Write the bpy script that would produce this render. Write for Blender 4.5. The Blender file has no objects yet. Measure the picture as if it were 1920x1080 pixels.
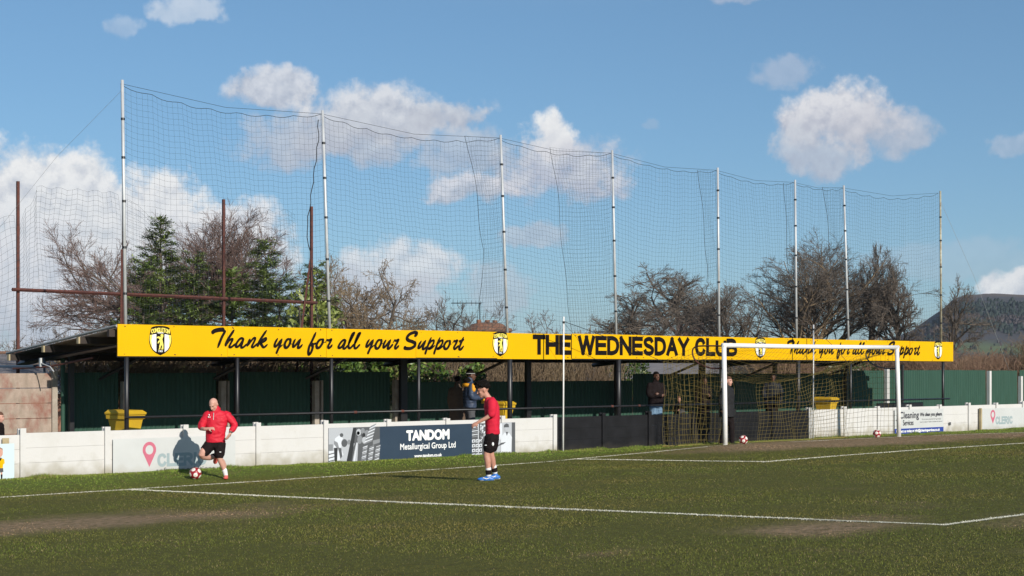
import bpy, math, random
import numpy as np
from mathutils import Vector, Matrix, noise as mnoise

sc = bpy.context.scene
COL = sc.collection
# World frame in metres: X runs along the goal line, Y away from the pitch, Z up; origin at the left goalpost.
# ---------------------------------------------------------------- camera, sky, sun, exposure
FW = Vector((.6678, .7443, 0)); RT = Vector((.7443, -.6678, 0))
YAW = math.atan2(RT.y, RT.x)
cam = bpy.data.cameras.new('camera'); cam_ob = bpy.data.objects.new('camera', cam); COL.objects.link(cam_ob)
cam.sensor_width = 36; cam.lens = 53.44; cam.shift_y = .0792; cam.clip_end = 9000; cam.clip_start = .1
cam_ob.location = (-28.57, -24.07, 1.97); cam_ob.rotation_euler = (math.pi/2, 0, YAW)
sc.camera = cam_ob

SUN_EL = math.radians(23.5); SUN_DIR = Vector((.15, 1.0, 0)).normalized()
SUN_DIR = Vector((SUN_DIR.x*math.cos(SUN_EL), SUN_DIR.y*math.cos(SUN_EL), -math.sin(SUN_EL)))
sun = bpy.data.lights.new('sun', 'SUN'); sun.energy = 4.9; sun.angle = math.radians(.55); sun.color = (1, .94, .85)
sun_ob = bpy.data.objects.new('sun', sun); COL.objects.link(sun_ob)
sun_ob.rotation_euler = SUN_DIR.to_track_quat('-Z', 'Y').to_euler(); sun_ob.location = (-30, -60, 40)

sc.view_settings.view_transform = 'Standard'; sc.view_settings.look = 'None'
sc.view_settings.exposure = 0; sc.view_settings.gamma = 1; sc.view_settings.use_curve_mapping = False
sc.cycles.max_bounces = 6; sc.cycles.diffuse_bounces = 3; sc.cycles.transparent_max_bounces = 8

world = bpy.data.worlds.new('World'); sc.world = world; world.use_nodes = True
SKY_STRENGTH = .13
AZ0 = math.degrees(math.atan2(FW.x, FW.y))
# clouds by compass bearing and elevation in degrees: bearing, elevation, half-width, half-height, opacity, lit colour, shaded colour
WHITE = (.87, .88, .885); GREY = (.50, .55, .62); LILAC = (.47, .50, .58); PALE = (.58, .62, .69)
CLOUDS = [
    (24.2, 6.4, 2.1, 1.9, 1., WHITE, PALE), (25.8, 6.3, 1.9, 1.6, 1., WHITE, PALE), (28.3, 5.2, 3.3, 2.0, 1., WHITE, PALE),
    (26.4, 4.0, 5.4, 2.6, 1., (.82, .84, .86), (.63, .67, .72)), (23.2, 2.6, 5.4, 2.8, 1., (.76, .78, .82), (.58, .63, .70)), (29.8, 4.0, 3.8, 1.9, .8, (.80, .82, .84), (.64, .69, .74)), (31.0, 4.8, 2.8, 1.5, .9, (.84, .85, .87), PALE),
    (29.8, 12.9, 1.3, .65, .55, (.80, .83, .87), (.66, .72, .79)), (27.6, 12.2, .8, .5, .25, WHITE, PALE),
    (32.8, 10.2, 1.7, .9, .85, (.74, .75, .79), LILAC), (33.9, 8.3, 2.2, 1.15, .75, PALE, LILAC), (37.2, 9.4, 3.1, 1.2, .9, (.76, .77, .80), LILAC),
    (35.8, 8.4, 2.6, 1.1, .8, PALE, LILAC), (39.2, 9.4, 1.4, .75, .8, PALE, LILAC),
    (43.5, 8.7, 1.05, 1.0, 1., WHITE, (.72, .74, .78)), (43.8, 7.3, 2.6, 1.4, .85, (.68, .69, .74), (.48, .50, .60)),
    (40.2, 8.0, 2.1, .95, .65, PALE, LILAC), (40.3, 6.7, 1.8, .65, .8, (.76, .75, .79), LILAC),
    (42.9, 4.9, 1.3, .55, .6, PALE, LILAC), (37.6, 3.7, 2.7, 1.15, .85, (.80, .82, .85), (.60, .65, .72)), (36.4, 2.5, 3.2, 1.2, .8, PALE, (.58, .63, .71)),
    (41.4, 2.9, 1.3, 1.1, .5, PALE, LILAC),
    (54.0, 9.0, 2.1, 1.3, .95, (.76, .76, .79), (.50, .52, .60)), (53.2, 7.9, 1.8, 1.0, .75, PALE, (.48, .50, .58)), (55.6, 8.5, 1.8, 1.1, .7, (.60, .61, .67), LILAC),
    (52.3, 10.9, 1.2, .6, .35, (.66, .66, .72), (.56, .57, .64)), (60.2, 8.0, .9, .4, .35, (.66, .66, .72), LILAC),
    (60.3, 2.9, 1.3, .6, .95, WHITE, PALE), (52.5, 13.9, 6.0, .5, .4, (.70, .70, .76), LILAC), (47.0, 9.0, .5, .3, .2, PALE, LILAC),
    (58.0, 3.9, 3.0, .9, .22, PALE, LILAC),
]
def build_world():
    nt = world.node_tree; N = nt.nodes; K = nt.links
    for n in list(N): N.remove(n)
    def nd(t, **kw):
        n = N.new(t)
        for k, v in kw.items(): setattr(n, k, v)
        return n
    def mth(op, a, b=None, c=None, clamp=False):
        n = nd('ShaderNodeMath', operation=op, use_clamp=clamp)
        for i, v in enumerate((a, b, c)):
            if v is None: continue
            if isinstance(v, (int, float)): n.inputs[i].default_value = v
            else: K.new(v, n.inputs[i])
        return n.outputs[0]
    out = nd('ShaderNodeOutputWorld'); bg = nd('ShaderNodeBackground'); bg.inputs['Strength'].default_value = SKY_STRENGTH
    K.new(bg.outputs[0], out.inputs[0])
    sky = nd('ShaderNodeTexSky', sky_type='NISHITA', sun_disc=False)
    sky.sun_elevation = SUN_EL; sky.sun_rotation = math.atan2(-SUN_DIR.x, -SUN_DIR.y)
    sky.air_density = .9; sky.dust_density = .3; sky.ozone_density = 6; sky.altitude = 90
    tc = nd('ShaderNodeTexCoord'); sep = nd('ShaderNodeSeparateXYZ'); K.new(tc.outputs['Generated'], sep.inputs[0])
    az = mth('MULTIPLY', mth('ARCTAN2', sep.outputs[0], sep.outputs[1]), 180/math.pi)
    el = mth('MULTIPLY', mth('ARCSINE', sep.outputs[2]), 180/math.pi)
    # soft billow displacement and detail, all a function of direction only
    nz = nd('ShaderNodeTexNoise'); nz.inputs['Scale'].default_value = 26; nz.inputs['Detail'].default_value = 7; nz.inputs['Roughness'].default_value = .58
    K.new(tc.outputs['Generated'], nz.inputs['Vector'])
    sp = nd('ShaderNodeSeparateColor'); K.new(nz.outputs['Color'], sp.inputs[0])
    nz2 = nd('ShaderNodeTexNoise'); nz2.inputs['Scale'].default_value = 62; nz2.inputs['Detail'].default_value = 8; nz2.inputs['Roughness'].default_value = .62
    K.new(tc.outputs['Generated'], nz2.inputs['Vector'])
    fine = nz2.outputs[0]
    up = nd('ShaderNodeVectorMath', operation='ADD'); up.inputs[1].default_value = (-.002, 0, .006); K.new(tc.outputs['Generated'], up.inputs[0])
    nz3 = nd('ShaderNodeTexNoise'); nz3.inputs['Scale'].default_value = 62; nz3.inputs['Detail'].default_value = 8; nz3.inputs['Roughness'].default_value = .62; K.new(up.outputs[0], nz3.inputs['Vector'])
    relief = mth('SUBTRACT', fine, nz3.outputs[0])
    wide = sp.outputs[2]
    azw = mth('ADD', az, mth('MULTIPLY', mth('SUBTRACT', sp.outputs[0], .5), 2.6))
    elw = mth('ADD', el, mth('MULTIPLY', mth('SUBTRACT', sp.outputs[1], .5), 1.7))
    skyc = nd('ShaderNodeMix', data_type='RGBA', blend_type='MULTIPLY'); skyc.inputs[0].default_value = 1
    gam = nd('ShaderNodeGamma'); gam.inputs[1].default_value = .72; K.new(sky.outputs[0], gam.inputs[0])
    K.new(gam.outputs[0], skyc.inputs[6]); skyc.inputs[7].default_value = (1.05, 1.24, 1.29, 1)
    cur = skyc.outputs[2]
    g = 1/SKY_STRENGTH
    def layer(cur, mask, shade, lit, dark):
        cm = nd('ShaderNodeMix', data_type='RGBA'); K.new(shade, cm.inputs[0])
        cm.inputs[6].default_value = (*[v*g for v in dark], 1); cm.inputs[7].default_value = (*[v*g for v in lit], 1)
        mx = nd('ShaderNodeMix', data_type='RGBA'); K.new(mask, mx.inputs[0]); K.new(cur, mx.inputs[6]); K.new(cm.outputs[2], mx.inputs[7])
        return mx.outputs[2]
    def smooth(v, lo, hi):
        n = nd('ShaderNodeMapRange', interpolation_type='SMOOTHSTEP'); K.new(v, n.inputs[0]); n.inputs[1].default_value = lo; n.inputs[2].default_value = hi
        return n.outputs[0]
    # scattered cumulus all round the sky, outside the part that has clouds of its own
    big = nd('ShaderNodeTexNoise'); big.inputs['Scale'].default_value = 5; big.inputs['Detail'].default_value = 8; K.new(tc.outputs['Generated'], big.inputs['Vector'])
    away = smooth(mth('ABSOLUTE', mth('SUBTRACT', az, AZ0)), 20, 30)
    high = smooth(el, 13, 22)
    gm = mth('MULTIPLY', smooth(big.outputs[0], .57, .68), mth('MAXIMUM', away, high))
    gm = mth('MULTIPLY', gm, mth('MULTIPLY', smooth(el, -1, 2), .85))
    cur = layer(cur, gm, smooth(fine, .3, .7), WHITE, PALE)
    for (a, e, rx, ry, op, lit, dark) in CLOUDS:
        dx = mth('DIVIDE', mth('SUBTRACT', azw, a), rx)
        dy0 = mth('DIVIDE', mth('SUBTRACT', elw, e), ry)
        dy = mth('MAXIMUM', dy0, mth('MULTIPLY', dy0, -1.25))
        r2 = mth('ADD', mth('MULTIPLY', dx, dx), mth('MULTIPLY', dy, dy))
        f = mth('ADD', mth('SUBTRACT', 1, r2), mth('MULTIPLY', mth('SUBTRACT', fine, .5), 2.3))
        f = mth('ADD', f, mth('MULTIPLY', mth('SUBTRACT', wide, .5), 1.6))
        m = mth('MULTIPLY', smooth(f, -.42, .62), op)
        sh = mth('ADD', mth('ADD', mth('MULTIPLY', dy0, .45), mth('MULTIPLY', relief, 2.2)), mth('ADD', .46, mth('MULTIPLY', mth('SUBTRACT', fine, .5), 1.3)), clamp=True)
        cur = layer(cur, m, sh, lit, dark)
    K.new(cur, bg.inputs['Color'])
build_world()

# ---------------------------------------------------------------- helpers
rng = np.random.default_rng(7); R = random.Random(11)
def lin(r, g, b):
    f = lambda v: v/12.92 if v <= .04045 else ((v+.055)/1.055)**2.4
    return (f(r/255), f(g/255), f(b/255))
def material(name, base, second=None, scale=8., rough=.7, bump=0., bump_scale=60., lo=.35, hi=.65, detail=5, metallic=0., spec=.5, stretch=None, third=None, third_scale=3., third_lo=.55, third_hi=.7, attr=None):
    m = bpy.data.materials.new(name); m.use_nodes = True; nt = m.node_tree; N = nt.nodes; K = nt.links
    b = N['Principled BSDF']; b.inputs['Roughness'].default_value = rough; b.inputs['Metallic'].default_value = metallic
    b.inputs['Specular IOR Level'].default_value = spec
    b.inputs['Base Color'].default_value = (*base, 1)
    tc = N.new('ShaderNodeTexCoord'); vec = tc.outputs['Object']
    if stretch:
        mp = N.new('ShaderNodeMapping'); mp.inputs['Scale'].default_value = stretch; K.new(vec, mp.inputs[0]); vec = mp.outputs[0]
    col = None
    if attr:
        a = N.new('ShaderNodeAttribute'); a.attribute_name = attr; col = a.outputs['Color']
    def ramp(sc_, lo_, hi_, off):
        n = N.new('ShaderNodeTexNoise'); n.inputs['Scale'].default_value = sc_; n.inputs['Detail'].default_value = detail; n.inputs['Roughness'].default_value = .62
        mp = N.new('ShaderNodeVectorMath'); mp.operation = 'ADD'; mp.inputs[1].default_value = (off, off*.7, off*.3)
        K.new(vec, mp.inputs[0]); K.new(mp.outputs[0], n.inputs['Vector'])
        r = N.new('ShaderNodeMapRange'); K.new(n.outputs[0], r.inputs[0]); r.inputs[1].default_value = lo_; r.inputs[2].default_value = hi_
        return r.outputs[0]
    if second is not None:
        mx = N.new('ShaderNodeMix'); mx.data_type = 'RGBA'; K.new(ramp(scale, lo, hi, 0), mx.inputs[0])
        if col is not None: K.new(col, mx.inputs[6])
        else: mx.inputs[6].default_value = (*base, 1)
        mx.inputs[7].default_value = (*second, 1); col = mx.outputs[2]
    if third is not None:
        mx = N.new('ShaderNodeMix'); mx.data_type = 'RGBA'; K.new(ramp(third_scale, third_lo, third_hi, 13.7), mx.inputs[0])
        if col is not None: K.new(col, mx.inputs[6])
        else: mx.inputs[6].default_value = (*base, 1)
        mx.inputs[7].default_value = (*third, 1); col = mx.outputs[2]
    if col is not None: K.new(col, b.inputs['Base Color'])
    if bump:
        n = N.new('ShaderNodeTexNoise'); n.inputs['Scale'].default_value = bump_scale; n.inputs['Detail'].default_value = 4; K.new(vec, n.inputs['Vector'])
        bp = N.new('ShaderNodeBump'); bp.inputs['Strength'].default_value = bump; bp.inputs['Distance'].default_value = .02; K.new(n.outputs[0], bp.inputs['Height']); K.new(bp.outputs[0], b.inputs['Normal'])
    return m

class MB:
    """Collects shapes; build() links them as one mesh object."""
    def __init__(s): s.v = []; s.f = []; s.mi = []; s.cur = 0
    def add(s, vs, fs):
        o = len(s.v); s.v.extend(tuple(p) for p in vs); s.f.extend(tuple(i+o for i in f) for f in fs); s.mi.extend([s.cur]*len(fs)); return s
    def box(s, x0, x1, y0, y1, z0, z1):
        return s.add([(x0,y0,z0),(x1,y0,z0),(x1,y1,z0),(x0,y1,z0),(x0,y0,z1),(x1,y0,z1),(x1,y1,z1),(x0,y1,z1)],
                     [(0,3,2,1),(4,5,6,7),(0,1,5,4),(1,2,6,5),(2,3,7,6),(3,0,4,7)])
    def tube(s, pts, r, n=8, caps=True):
        pts = [Vector(p) for p in pts]; rr = r if isinstance(r, (list, tuple)) else [r]*len(pts)
        vs = []; fs = []; up = None
        for i, p in enumerate(pts):
            d = (pts[min(i+1, len(pts)-1)]-pts[max(i-1, 0)]).normalized()
            if up is None:
                up = Vector((0,0,1)) if abs(d.z) < .9 else Vector((1,0,0))
            a = d.cross(up).normalized(); b = a.cross(d).normalized(); up = b
            q = rr[i] if isinstance(rr[i], (tuple, list)) else (rr[i], rr[i])
            for k in range(n):
                t = 2*math.pi*k/n; vs.append(p+a*math.cos(t)*q[0]+b*math.sin(t)*q[1])
        for i in range(len(pts)-1):
            for k in range(n):
                k2 = (k+1) % n; fs.append((i*n+k, i*n+k2, (i+1)*n+k2, (i+1)*n+k))
        if caps: fs.append(tuple(range(n))[::-1]); fs.append(tuple((len(pts)-1)*n+k for k in range(n)))
        return s.add(vs, [f[::-1] for f in fs])
    def build(s, name, mat, parent=None, smooth=False, loc=None):
        me = bpy.data.meshes.new(name); me.from_pydata(s.v, [], s.f)
        for m in (mat if isinstance(mat, (list, tuple)) else [mat]): me.materials.append(m)
        if any(s.mi): me.polygons.foreach_set('material_index', s.mi)
        if smooth: me.polygons.foreach_set('use_smooth', [True]*len(me.polygons))
        me.update(); return put(name, me, parent, loc)
def put(name, me, parent=None, loc=None):
    o = bpy.data.objects.new(name, me); COL.objects.link(o)
    if parent is not None: o.parent = parent
    if loc is not None: o.location = loc
    return o
def tag(o, label, cat, group=None):
    o['label'] = label; o['category'] = cat
    if group: o['group'] = group
    return o
def thing(name, label, cat, loc=(0,0,0), group=None, rz=0):
    o = bpy.data.objects.new(name, None); COL.objects.link(o); o.location = loc; o.rotation_euler = (0,0,rz)
    o.empty_display_size = .2
    return tag(o, label, cat, group)
def setting(o): o['kind'] = 'structure'; return o
def stuff(o): o['kind'] = 'stuff'; return o
def tree_copy(o, parent=None):
    c = o.copy(); COL.objects.link(c); c.parent = parent
    for ch in o.children: tree_copy(ch, c)
    return c
def tri_mesh(name, V, F, mat, parent=None, cols=None, mats=None, smooth=False, mi=None):
    """numpy triangles (or quads) straight into a mesh, with an optional colour per vertex"""
    me = bpy.data.meshes.new(name); k = F.shape[1]
    me.vertices.add(len(V)); me.vertices.foreach_set('co', np.ascontiguousarray(V, dtype=np.float32).ravel())
    me.loops.add(F.size); me.loops.foreach_set('vertex_index', np.ascontiguousarray(F, dtype=np.int32).ravel())
    me.polygons.add(len(F)); me.polygons.foreach_set('loop_start', np.arange(0, F.size, k, dtype=np.int32))
    if mi is not None: me.polygons.foreach_set('material_index', np.asarray(mi, dtype=np.int32))
    if smooth: me.polygons.foreach_set('use_smooth', np.ones(len(F), dtype=bool))
    for m in (mat if isinstance(mat, (list, tuple)) else [mat]): me.materials.append(m)
    if cols is not None:
        a = me.color_attributes.new('tint', 'FLOAT_COLOR', 'POINT')
        a.data.foreach_set('color', np.concatenate([cols, np.ones((len(cols), 1))], 1).astype(np.float32).ravel())
    me.update(calc_edges=True)
    return put(name, me, parent)
def prisms(P0, P1, r0, r1, n=3):
    """one tapered n-sided prism per segment, vectorised"""
    P0 = np.asarray(P0, float); P1 = np.asarray(P1, float); d = P1-P0; L = np.linalg.norm(d, axis=1, keepdims=True); d = d/np.maximum(L, 1e-9)
    h = np.where(np.abs(d[:, 2:3]) < .9, np.array([[0,0,1.]]), np.array([[1.,0,0]]))
    a = np.cross(d, h); a /= np.maximum(np.linalg.norm(a, axis=1, keepdims=True), 1e-9); b = np.cross(d, a)
    r0 = np.broadcast_to(np.asarray(r0, float), (len(P0),))[:, None]; r1 = np.broadcast_to(np.asarray(r1, float), (len(P0),))[:, None]
    V = np.empty((len(P0), 2*n, 3))
    for k in range(n):
        t = 2*math.pi*k/n; o = a*math.cos(t)+b*math.sin(t); V[:, k] = P0+o*r0; V[:, n+k] = P1+o*r1
    F = np.array([(k, n+k, n+(k+1) % n, (k+1) % n) for k in range(n)])
    F = (np.arange(len(P0))[:, None, None]*2*n+F[None]).reshape(-1, 4)
    return V.reshape(-1, 3), F
def sm(x): x = np.clip(x, 0, 1); return x*x*(3-2*x)

# ---------------------------------------------------------------- materials
GRASS = material('grass', (.1,.12,.03), rough=.75, spec=.2, attr='tint')
SOIL = material('pitch_soil', (.07,.06,.03), (.072,.064,.020), scale=11, rough=.95, bump=1., bump_scale=24, spec=.1, attr='tint', lo=.44, hi=.72, third=(.15,.128,.042), third_scale=17, third_lo=.60, third_hi=.78)
LINEPAINT = material('line_paint', (.72,.67,.52), (.36,.34,.19), scale=9, rough=.9, lo=.5, hi=.7, spec=.1)
WHITEWALL = material('white_masonry_paint', (.60,.585,.56), (.54,.52,.48), scale=2.2, rough=.75, bump=.25, bump_scale=38, lo=.5, hi=.85, spec=.25, third=(.42,.37,.30), third_scale=4.5, third_lo=.66, third_hi=.9)
BLACKWALL = material('black_masonry_paint', (.0075,.0075,.0085), (.014,.014,.016), scale=3, rough=.75, spec=.2, bump=.5, bump_scale=40, third=(.07,.07,.07), third_scale=13, third_lo=.70, third_hi=.86)
CONCRETE = material('bare_concrete', (.40,.35,.29), (.30,.25,.20), scale=5, rough=.9, bump=.4, bump_scale=60)
REDCONCRETE = material('weathered_concrete', (.40,.31,.25), (.28,.22,.17), scale=6, rough=.9, bump=.5, bump_scale=60, stretch=(1,1,.6), third=(.25,.11,.08), third_scale=2.6, third_lo=.50, third_hi=.66)
GREENSHEET = material('green_sheet_paint', (.022,.062,.041), (.028,.078,.053), scale=5, rough=.6, spec=.25, stretch=(1,1,.15), third=(.07,.15,.11), third_scale=9, third_lo=.68, third_hi=.8)
BLACKSTEEL = material('black_steel_paint', (.012,.012,.014), (.02,.019,.019), scale=6, rough=.4, third=(.12,.06,.03), third_scale=14, third_lo=.70, third_hi=.78)
GALV = material('galvanised_tube', (.60,.61,.61), (.45,.46,.46), scale=5, rough=.42, metallic=.15, stretch=(1,1,.4))
GALVRUST = material('galvanised_tube_yellowed', (.55,.52,.38), (.28,.22,.14), scale=7, rough=.5, metallic=.3)
RUST = material('rusty_steel', (.13,.040,.026), (.075,.028,.022), scale=9, rough=.85, bump=.4)
YELLOW = material('yellow_sign_paint', (.76,.425,.0), (.71,.39,.0), scale=.8, rough=.5, spec=.15)
BLACKINK = material('black_lettering', (.008,.006,.006), rough=.7, spec=.1)
WHITEINK = material('white_lettering', (.82,.82,.80), rough=.5)
PALEYELLOW = material('pale_yellow_print', (.86,.72,.12), rough=.5)
NAVY = material('navy_board', (.022,.040,.066), (.026,.046,.074), scale=3, rough=.45)
BOARDWHITE = material('white_board', (.56,.57,.555), (.52,.53,.515), scale=1.5, rough=.5, third=(.5,.5,.48), third_scale=9, third_lo=.72, third_hi=.9)
GREYTEXT = material('grey_print', (.30,.375,.385), rough=.55)
DARKGREY = material('dark_grey_print', (.035,.035,.045), rough=.55)
PINK = material('red_pink_print', (.55,.14,.20), (.50,.12,.18), rough=.55)
BLUE = material('blue_print', (.02,.05,.28), rough=.5)
SKYBOARD = material('pale_blue_board', (.55,.68,.70), rough=.5)
ROOFSHEET = material('roof_sheet', (.09,.085,.08), (.16,.12,.09), scale=2, rough=.7, stretch=(1,.3,1))
ROOFEDGE = material('grey_fibre_cement', (.36,.36,.35), (.28,.28,.27), scale=3, rough=.8)
TIMBER = material('timber', (.44,.36,.22), (.34,.27,.15), scale=6, rough=.8)
DARKTIMBER = material('dark_timber', (.045,.032,.024), (.03,.022,.018), scale=6, rough=.8)
NETBLACK = material('black_net', (.018,.020,.022), rough=.8)
NETOLD = material('grey_net', (.07,.075,.08), rough=.85)
NETYELLOW = material('yellow_net', (.26,.195,.05), (.19,.14,.035), scale=4, rough=.8)
NETDARK = material('dark_net', (.05,.045,.02), rough=.8)
GOALWHITE = material('white_goal_paint', (.82,.81,.78), (.76,.74,.70), scale=4, rough=.45, third=(.5,.42,.33), third_scale=7, third_lo=.72, third_hi=.86)
BINYELLOW = material('yellow_bin_plastic', (.60,.38,.02), (.54,.33,.02), scale=4, rough=.5)
BLACKRUBBER = material('black_rubber', (.02,.02,.02), rough=.7)
BARK = material('bark', (.075,.055,.042), (.13,.105,.08), scale=3, rough=.95)
TWIGPURPLE = material('twig_purple', (.135,.088,.074), (.19,.12,.095), scale=.8, rough=.95)
TWIGTAN = material('twig_tan', (.26,.19,.11), (.18,.125,.078), scale=.9, rough=.95)
TWIGGREY = material('twig_grey', (.175,.138,.106), (.120,.095,.075), scale=.5, rough=.95)
TWIGRED = material('twig_red', (.20,.11,.075), (.28,.185,.11), scale=.4, rough=.95)
CONIFER = material('conifer_leaf', (.05,.085,.022), rough=.7, attr='tint', spec=.2)
LAUREL = material('laurel_leaf', (.07,.13,.03), rough=.38, attr='tint', spec=.4)
SLATE = material('roof_slate', (.13,.125,.135), (.18,.165,.165), scale=1.6, rough=.7, third=(.24,.21,.17), third_scale=5, third_lo=.6, third_hi=.8)
BRICK = material('red_brick', (.26,.11,.07), (.33,.17,.11), scale=5, rough=.9, bump=.4)
TERRACOTTA = material('terracotta', (.27,.12,.065), (.16,.09,.06), scale=4, rough=.85)
HILLMAT = material('hillside', (.1,.1,.05), rough=1, attr='tint', second=(.07,.055,.045), scale=.03, lo=.5, hi=.9)
WOODMAT = material('far_trees', (.04,.05,.04), rough=1, attr='tint', spec=.1)
SKIN = material('skin', (.52,.27,.19), (.45,.21,.145), scale=14, rough=.55, spec=.35)
SKINPALE = material('skin_pale', (.60,.34,.26), (.52,.27,.20), scale=14, rough=.55, spec=.35)
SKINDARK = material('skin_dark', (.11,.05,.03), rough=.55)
REDCLOTH = material('red_cloth', (.62,.018,.045), (.54,.014,.038), scale=9, rough=.75, bump=.25, bump_scale=26, spec=.2)
REDSHELL = material('red_shell_fabric', (.62,.014,.035), (.52,.012,.03), scale=9, rough=.6, bump=.35, bump_scale=22, spec=.3)
BLACKCLOTH = material('black_cloth', (.012,.0085,.0085), (.017,.012,.012), scale=12, rough=.9, spec=.1, bump=.2, bump_scale=40)
DARKJACKET = material('charcoal_jacket', (.014,.014,.015), (.021,.021,.022), scale=10, rough=.75, spec=.2, bump=.3, bump_scale=30)
NAVYPUFFER = material('navy_padded_jacket', (.040,.058,.098), (.03,.045,.08), scale=9, rough=.55, spec=.4)
AMBERCLOTH = material('amber_cloth', (.75,.33,.01), rough=.7)
BROWNCOAT = material('brown_coat', (.13,.085,.055), (.10,.065,.042), scale=12, rough=.9)
JEANS = material('blue_jeans', (.16,.26,.36), (.12,.20,.29), scale=14, rough=.9)
GREYTROUSER = material('grey_trousers', (.075,.075,.08), rough=.85)
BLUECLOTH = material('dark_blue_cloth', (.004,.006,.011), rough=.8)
HAIRBLACK = material('black_hair', (.008,.006,.005), rough=.9, spec=.1, bump=1, bump_scale=70)
HAIRBROWN = material('brown_hair', (.12,.05,.025), rough=.6, bump=1, bump_scale=90)
STUBBLE = material('shaved_hair', (.34,.20,.145), rough=.6)
EYE = material('eye_dark', (.03,.02,.018), rough=.3)
LIP = material('lip', (.38,.14,.11), rough=.5)
WHITESOCK = material('white_sock', (.74,.73,.72), rough=.9)
BLUEBOOT = material('blue_boot', (.03,.16,.50), rough=.4)
CORALBOOT = material('coral_boot', (.75,.12,.10), rough=.4)
BALLRED = material('ball_red', (.30,.012,.02), rough=.35)
BALLWHITE = material('ball_white', (.78,.74,.66), (.6,.55,.45), scale=20, rough=.4, lo=.55, hi=.8)
MONO = [material('print_%s' % n, (v, v*1.04, v*1.10), rough=.5) for n, v in (('pale', .62), ('light', .42), ('middle', .22), ('deep', .085), ('black', .025))]

def ground_dirt(m, top, colour, strength=.8):
    """splashed dirt that thins out above the ground, with an uneven upper edge"""
    nt = m.node_tree; N = nt.nodes; K = nt.links; b = N['Principled BSDF']; old = b.inputs['Base Color'].links[0].from_socket
    g = N.new('ShaderNodeNewGeometry'); sp = N.new('ShaderNodeSeparateXYZ'); K.new(g.outputs['Position'], sp.inputs[0])
    n = N.new('ShaderNodeTexNoise'); n.inputs['Scale'].default_value = 3.2; n.inputs['Detail'].default_value = 7; K.new(g.outputs['Position'], n.inputs['Vector'])
    a = N.new('ShaderNodeMath'); a.operation = 'MULTIPLY_ADD'; K.new(n.outputs[0], a.inputs[0]); a.inputs[1].default_value = -1.1*top*2; K.new(sp.outputs[2], a.inputs[2])
    r = N.new('ShaderNodeMapRange'); K.new(a.outputs[0], r.inputs[0]); r.inputs[1].default_value = -top*.2; r.inputs[2].default_value = -top*1.25; r.inputs[4].default_value = strength
    mx = N.new('ShaderNodeMix'); mx.data_type = 'RGBA'; K.new(r.outputs[0], mx.inputs[0]); K.new(old, mx.inputs[6]); mx.inputs[7].default_value = (*colour, 1); K.new(mx.outputs[2], b.inputs['Base Color'])
ground_dirt(WHITEWALL, .34, (.31,.28,.20), .85); ground_dirt(BLACKWALL, .18, (.05,.043,.032), .5); ground_dirt(BOARDWHITE, .20, (.36,.33,.26), .5)
# ---------------------------------------------------------------- terrain
def gz(s, t):
    low = np.interp(s, [-40,-18,-13,-7,-3,0], [-.14,-.13,-.11,-.06,-.02,0])
    bump = np.interp(s, [-6,-5,-3,0,7.3,12,16], [0,.02,.05,.12,.10,.06,0])
    g = sm((1.9-t)/1.9); b = sm((1.9-t)/1.5)*sm((t+4.5)/4)
    rise = .0405*np.clip(-t, 0, 22)
    drop = -2.0*sm((t-8.5)/6)
    return low*g+bump*b+rise+drop
def noise2(x, y, seed=0):
    """smooth value noise on numpy arrays"""
    xi = np.floor(x).astype(np.int64); yi = np.floor(y).astype(np.int64); xf = sm(x-xi); yf = sm(y-yi)
    def h(a, b):
        n = (a*374761393+b*668265263+seed*974634777) & 0x7fffffff; n = ((n ^ (n >> 13))*1274126177) & 0x7fffffff
        return ((n ^ (n >> 16)) & 0xffff)/65535.
    return (h(xi, yi)*(1-xf)+h(xi+1, yi)*xf)*(1-yf)+(h(xi, yi+1)*(1-xf)+h(xi+1, yi+1)*xf)*yf
def fbm(x, y, seed=0): return sum(noise2(x*2**k, y*2**k, seed+k)*.5**k for k in range(4))/1.875
MUD = [(-20.9,-7.4,3.8,1.5,.95), (-18.4,-6.9,3.0,1.0,.35), (-17.15,-15.6,.9,.55,1.1), (-16.2,-15.2,.9,.5,.7), (3.4,-1.3,4.8,1.45,2.2), (10,-1.3,7,1.3,2.0), (-10.5,-17.2,1.6,.5,.5), (-15,-16.9,1.2,.5,.6), (-19.5,-15.5,.9,.3,.35), (4.5,-9,6,1.6,.2), (-14.5,-14.6,1.2,.8,.35)]
def mud(s, t):
    m = np.zeros_like(s)
    for (a, b, rs, rt, k) in MUD:
        d = ((s-a)/rs)**2+((t-b)/rt)**2
        m = np.maximum(m, k*np.exp(-d*1.1))
    m = m*1.5+(fbm(s*1.6, t*1.6, 3)-.5)*1.1
    return np.clip(m-.22, 0, 1)
C_MUD = np.array([.300,.205,.120]); C_OLIVE = np.array([.126,.124,.026]); C_LUSH = np.array([.085,.115,.018])
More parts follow.
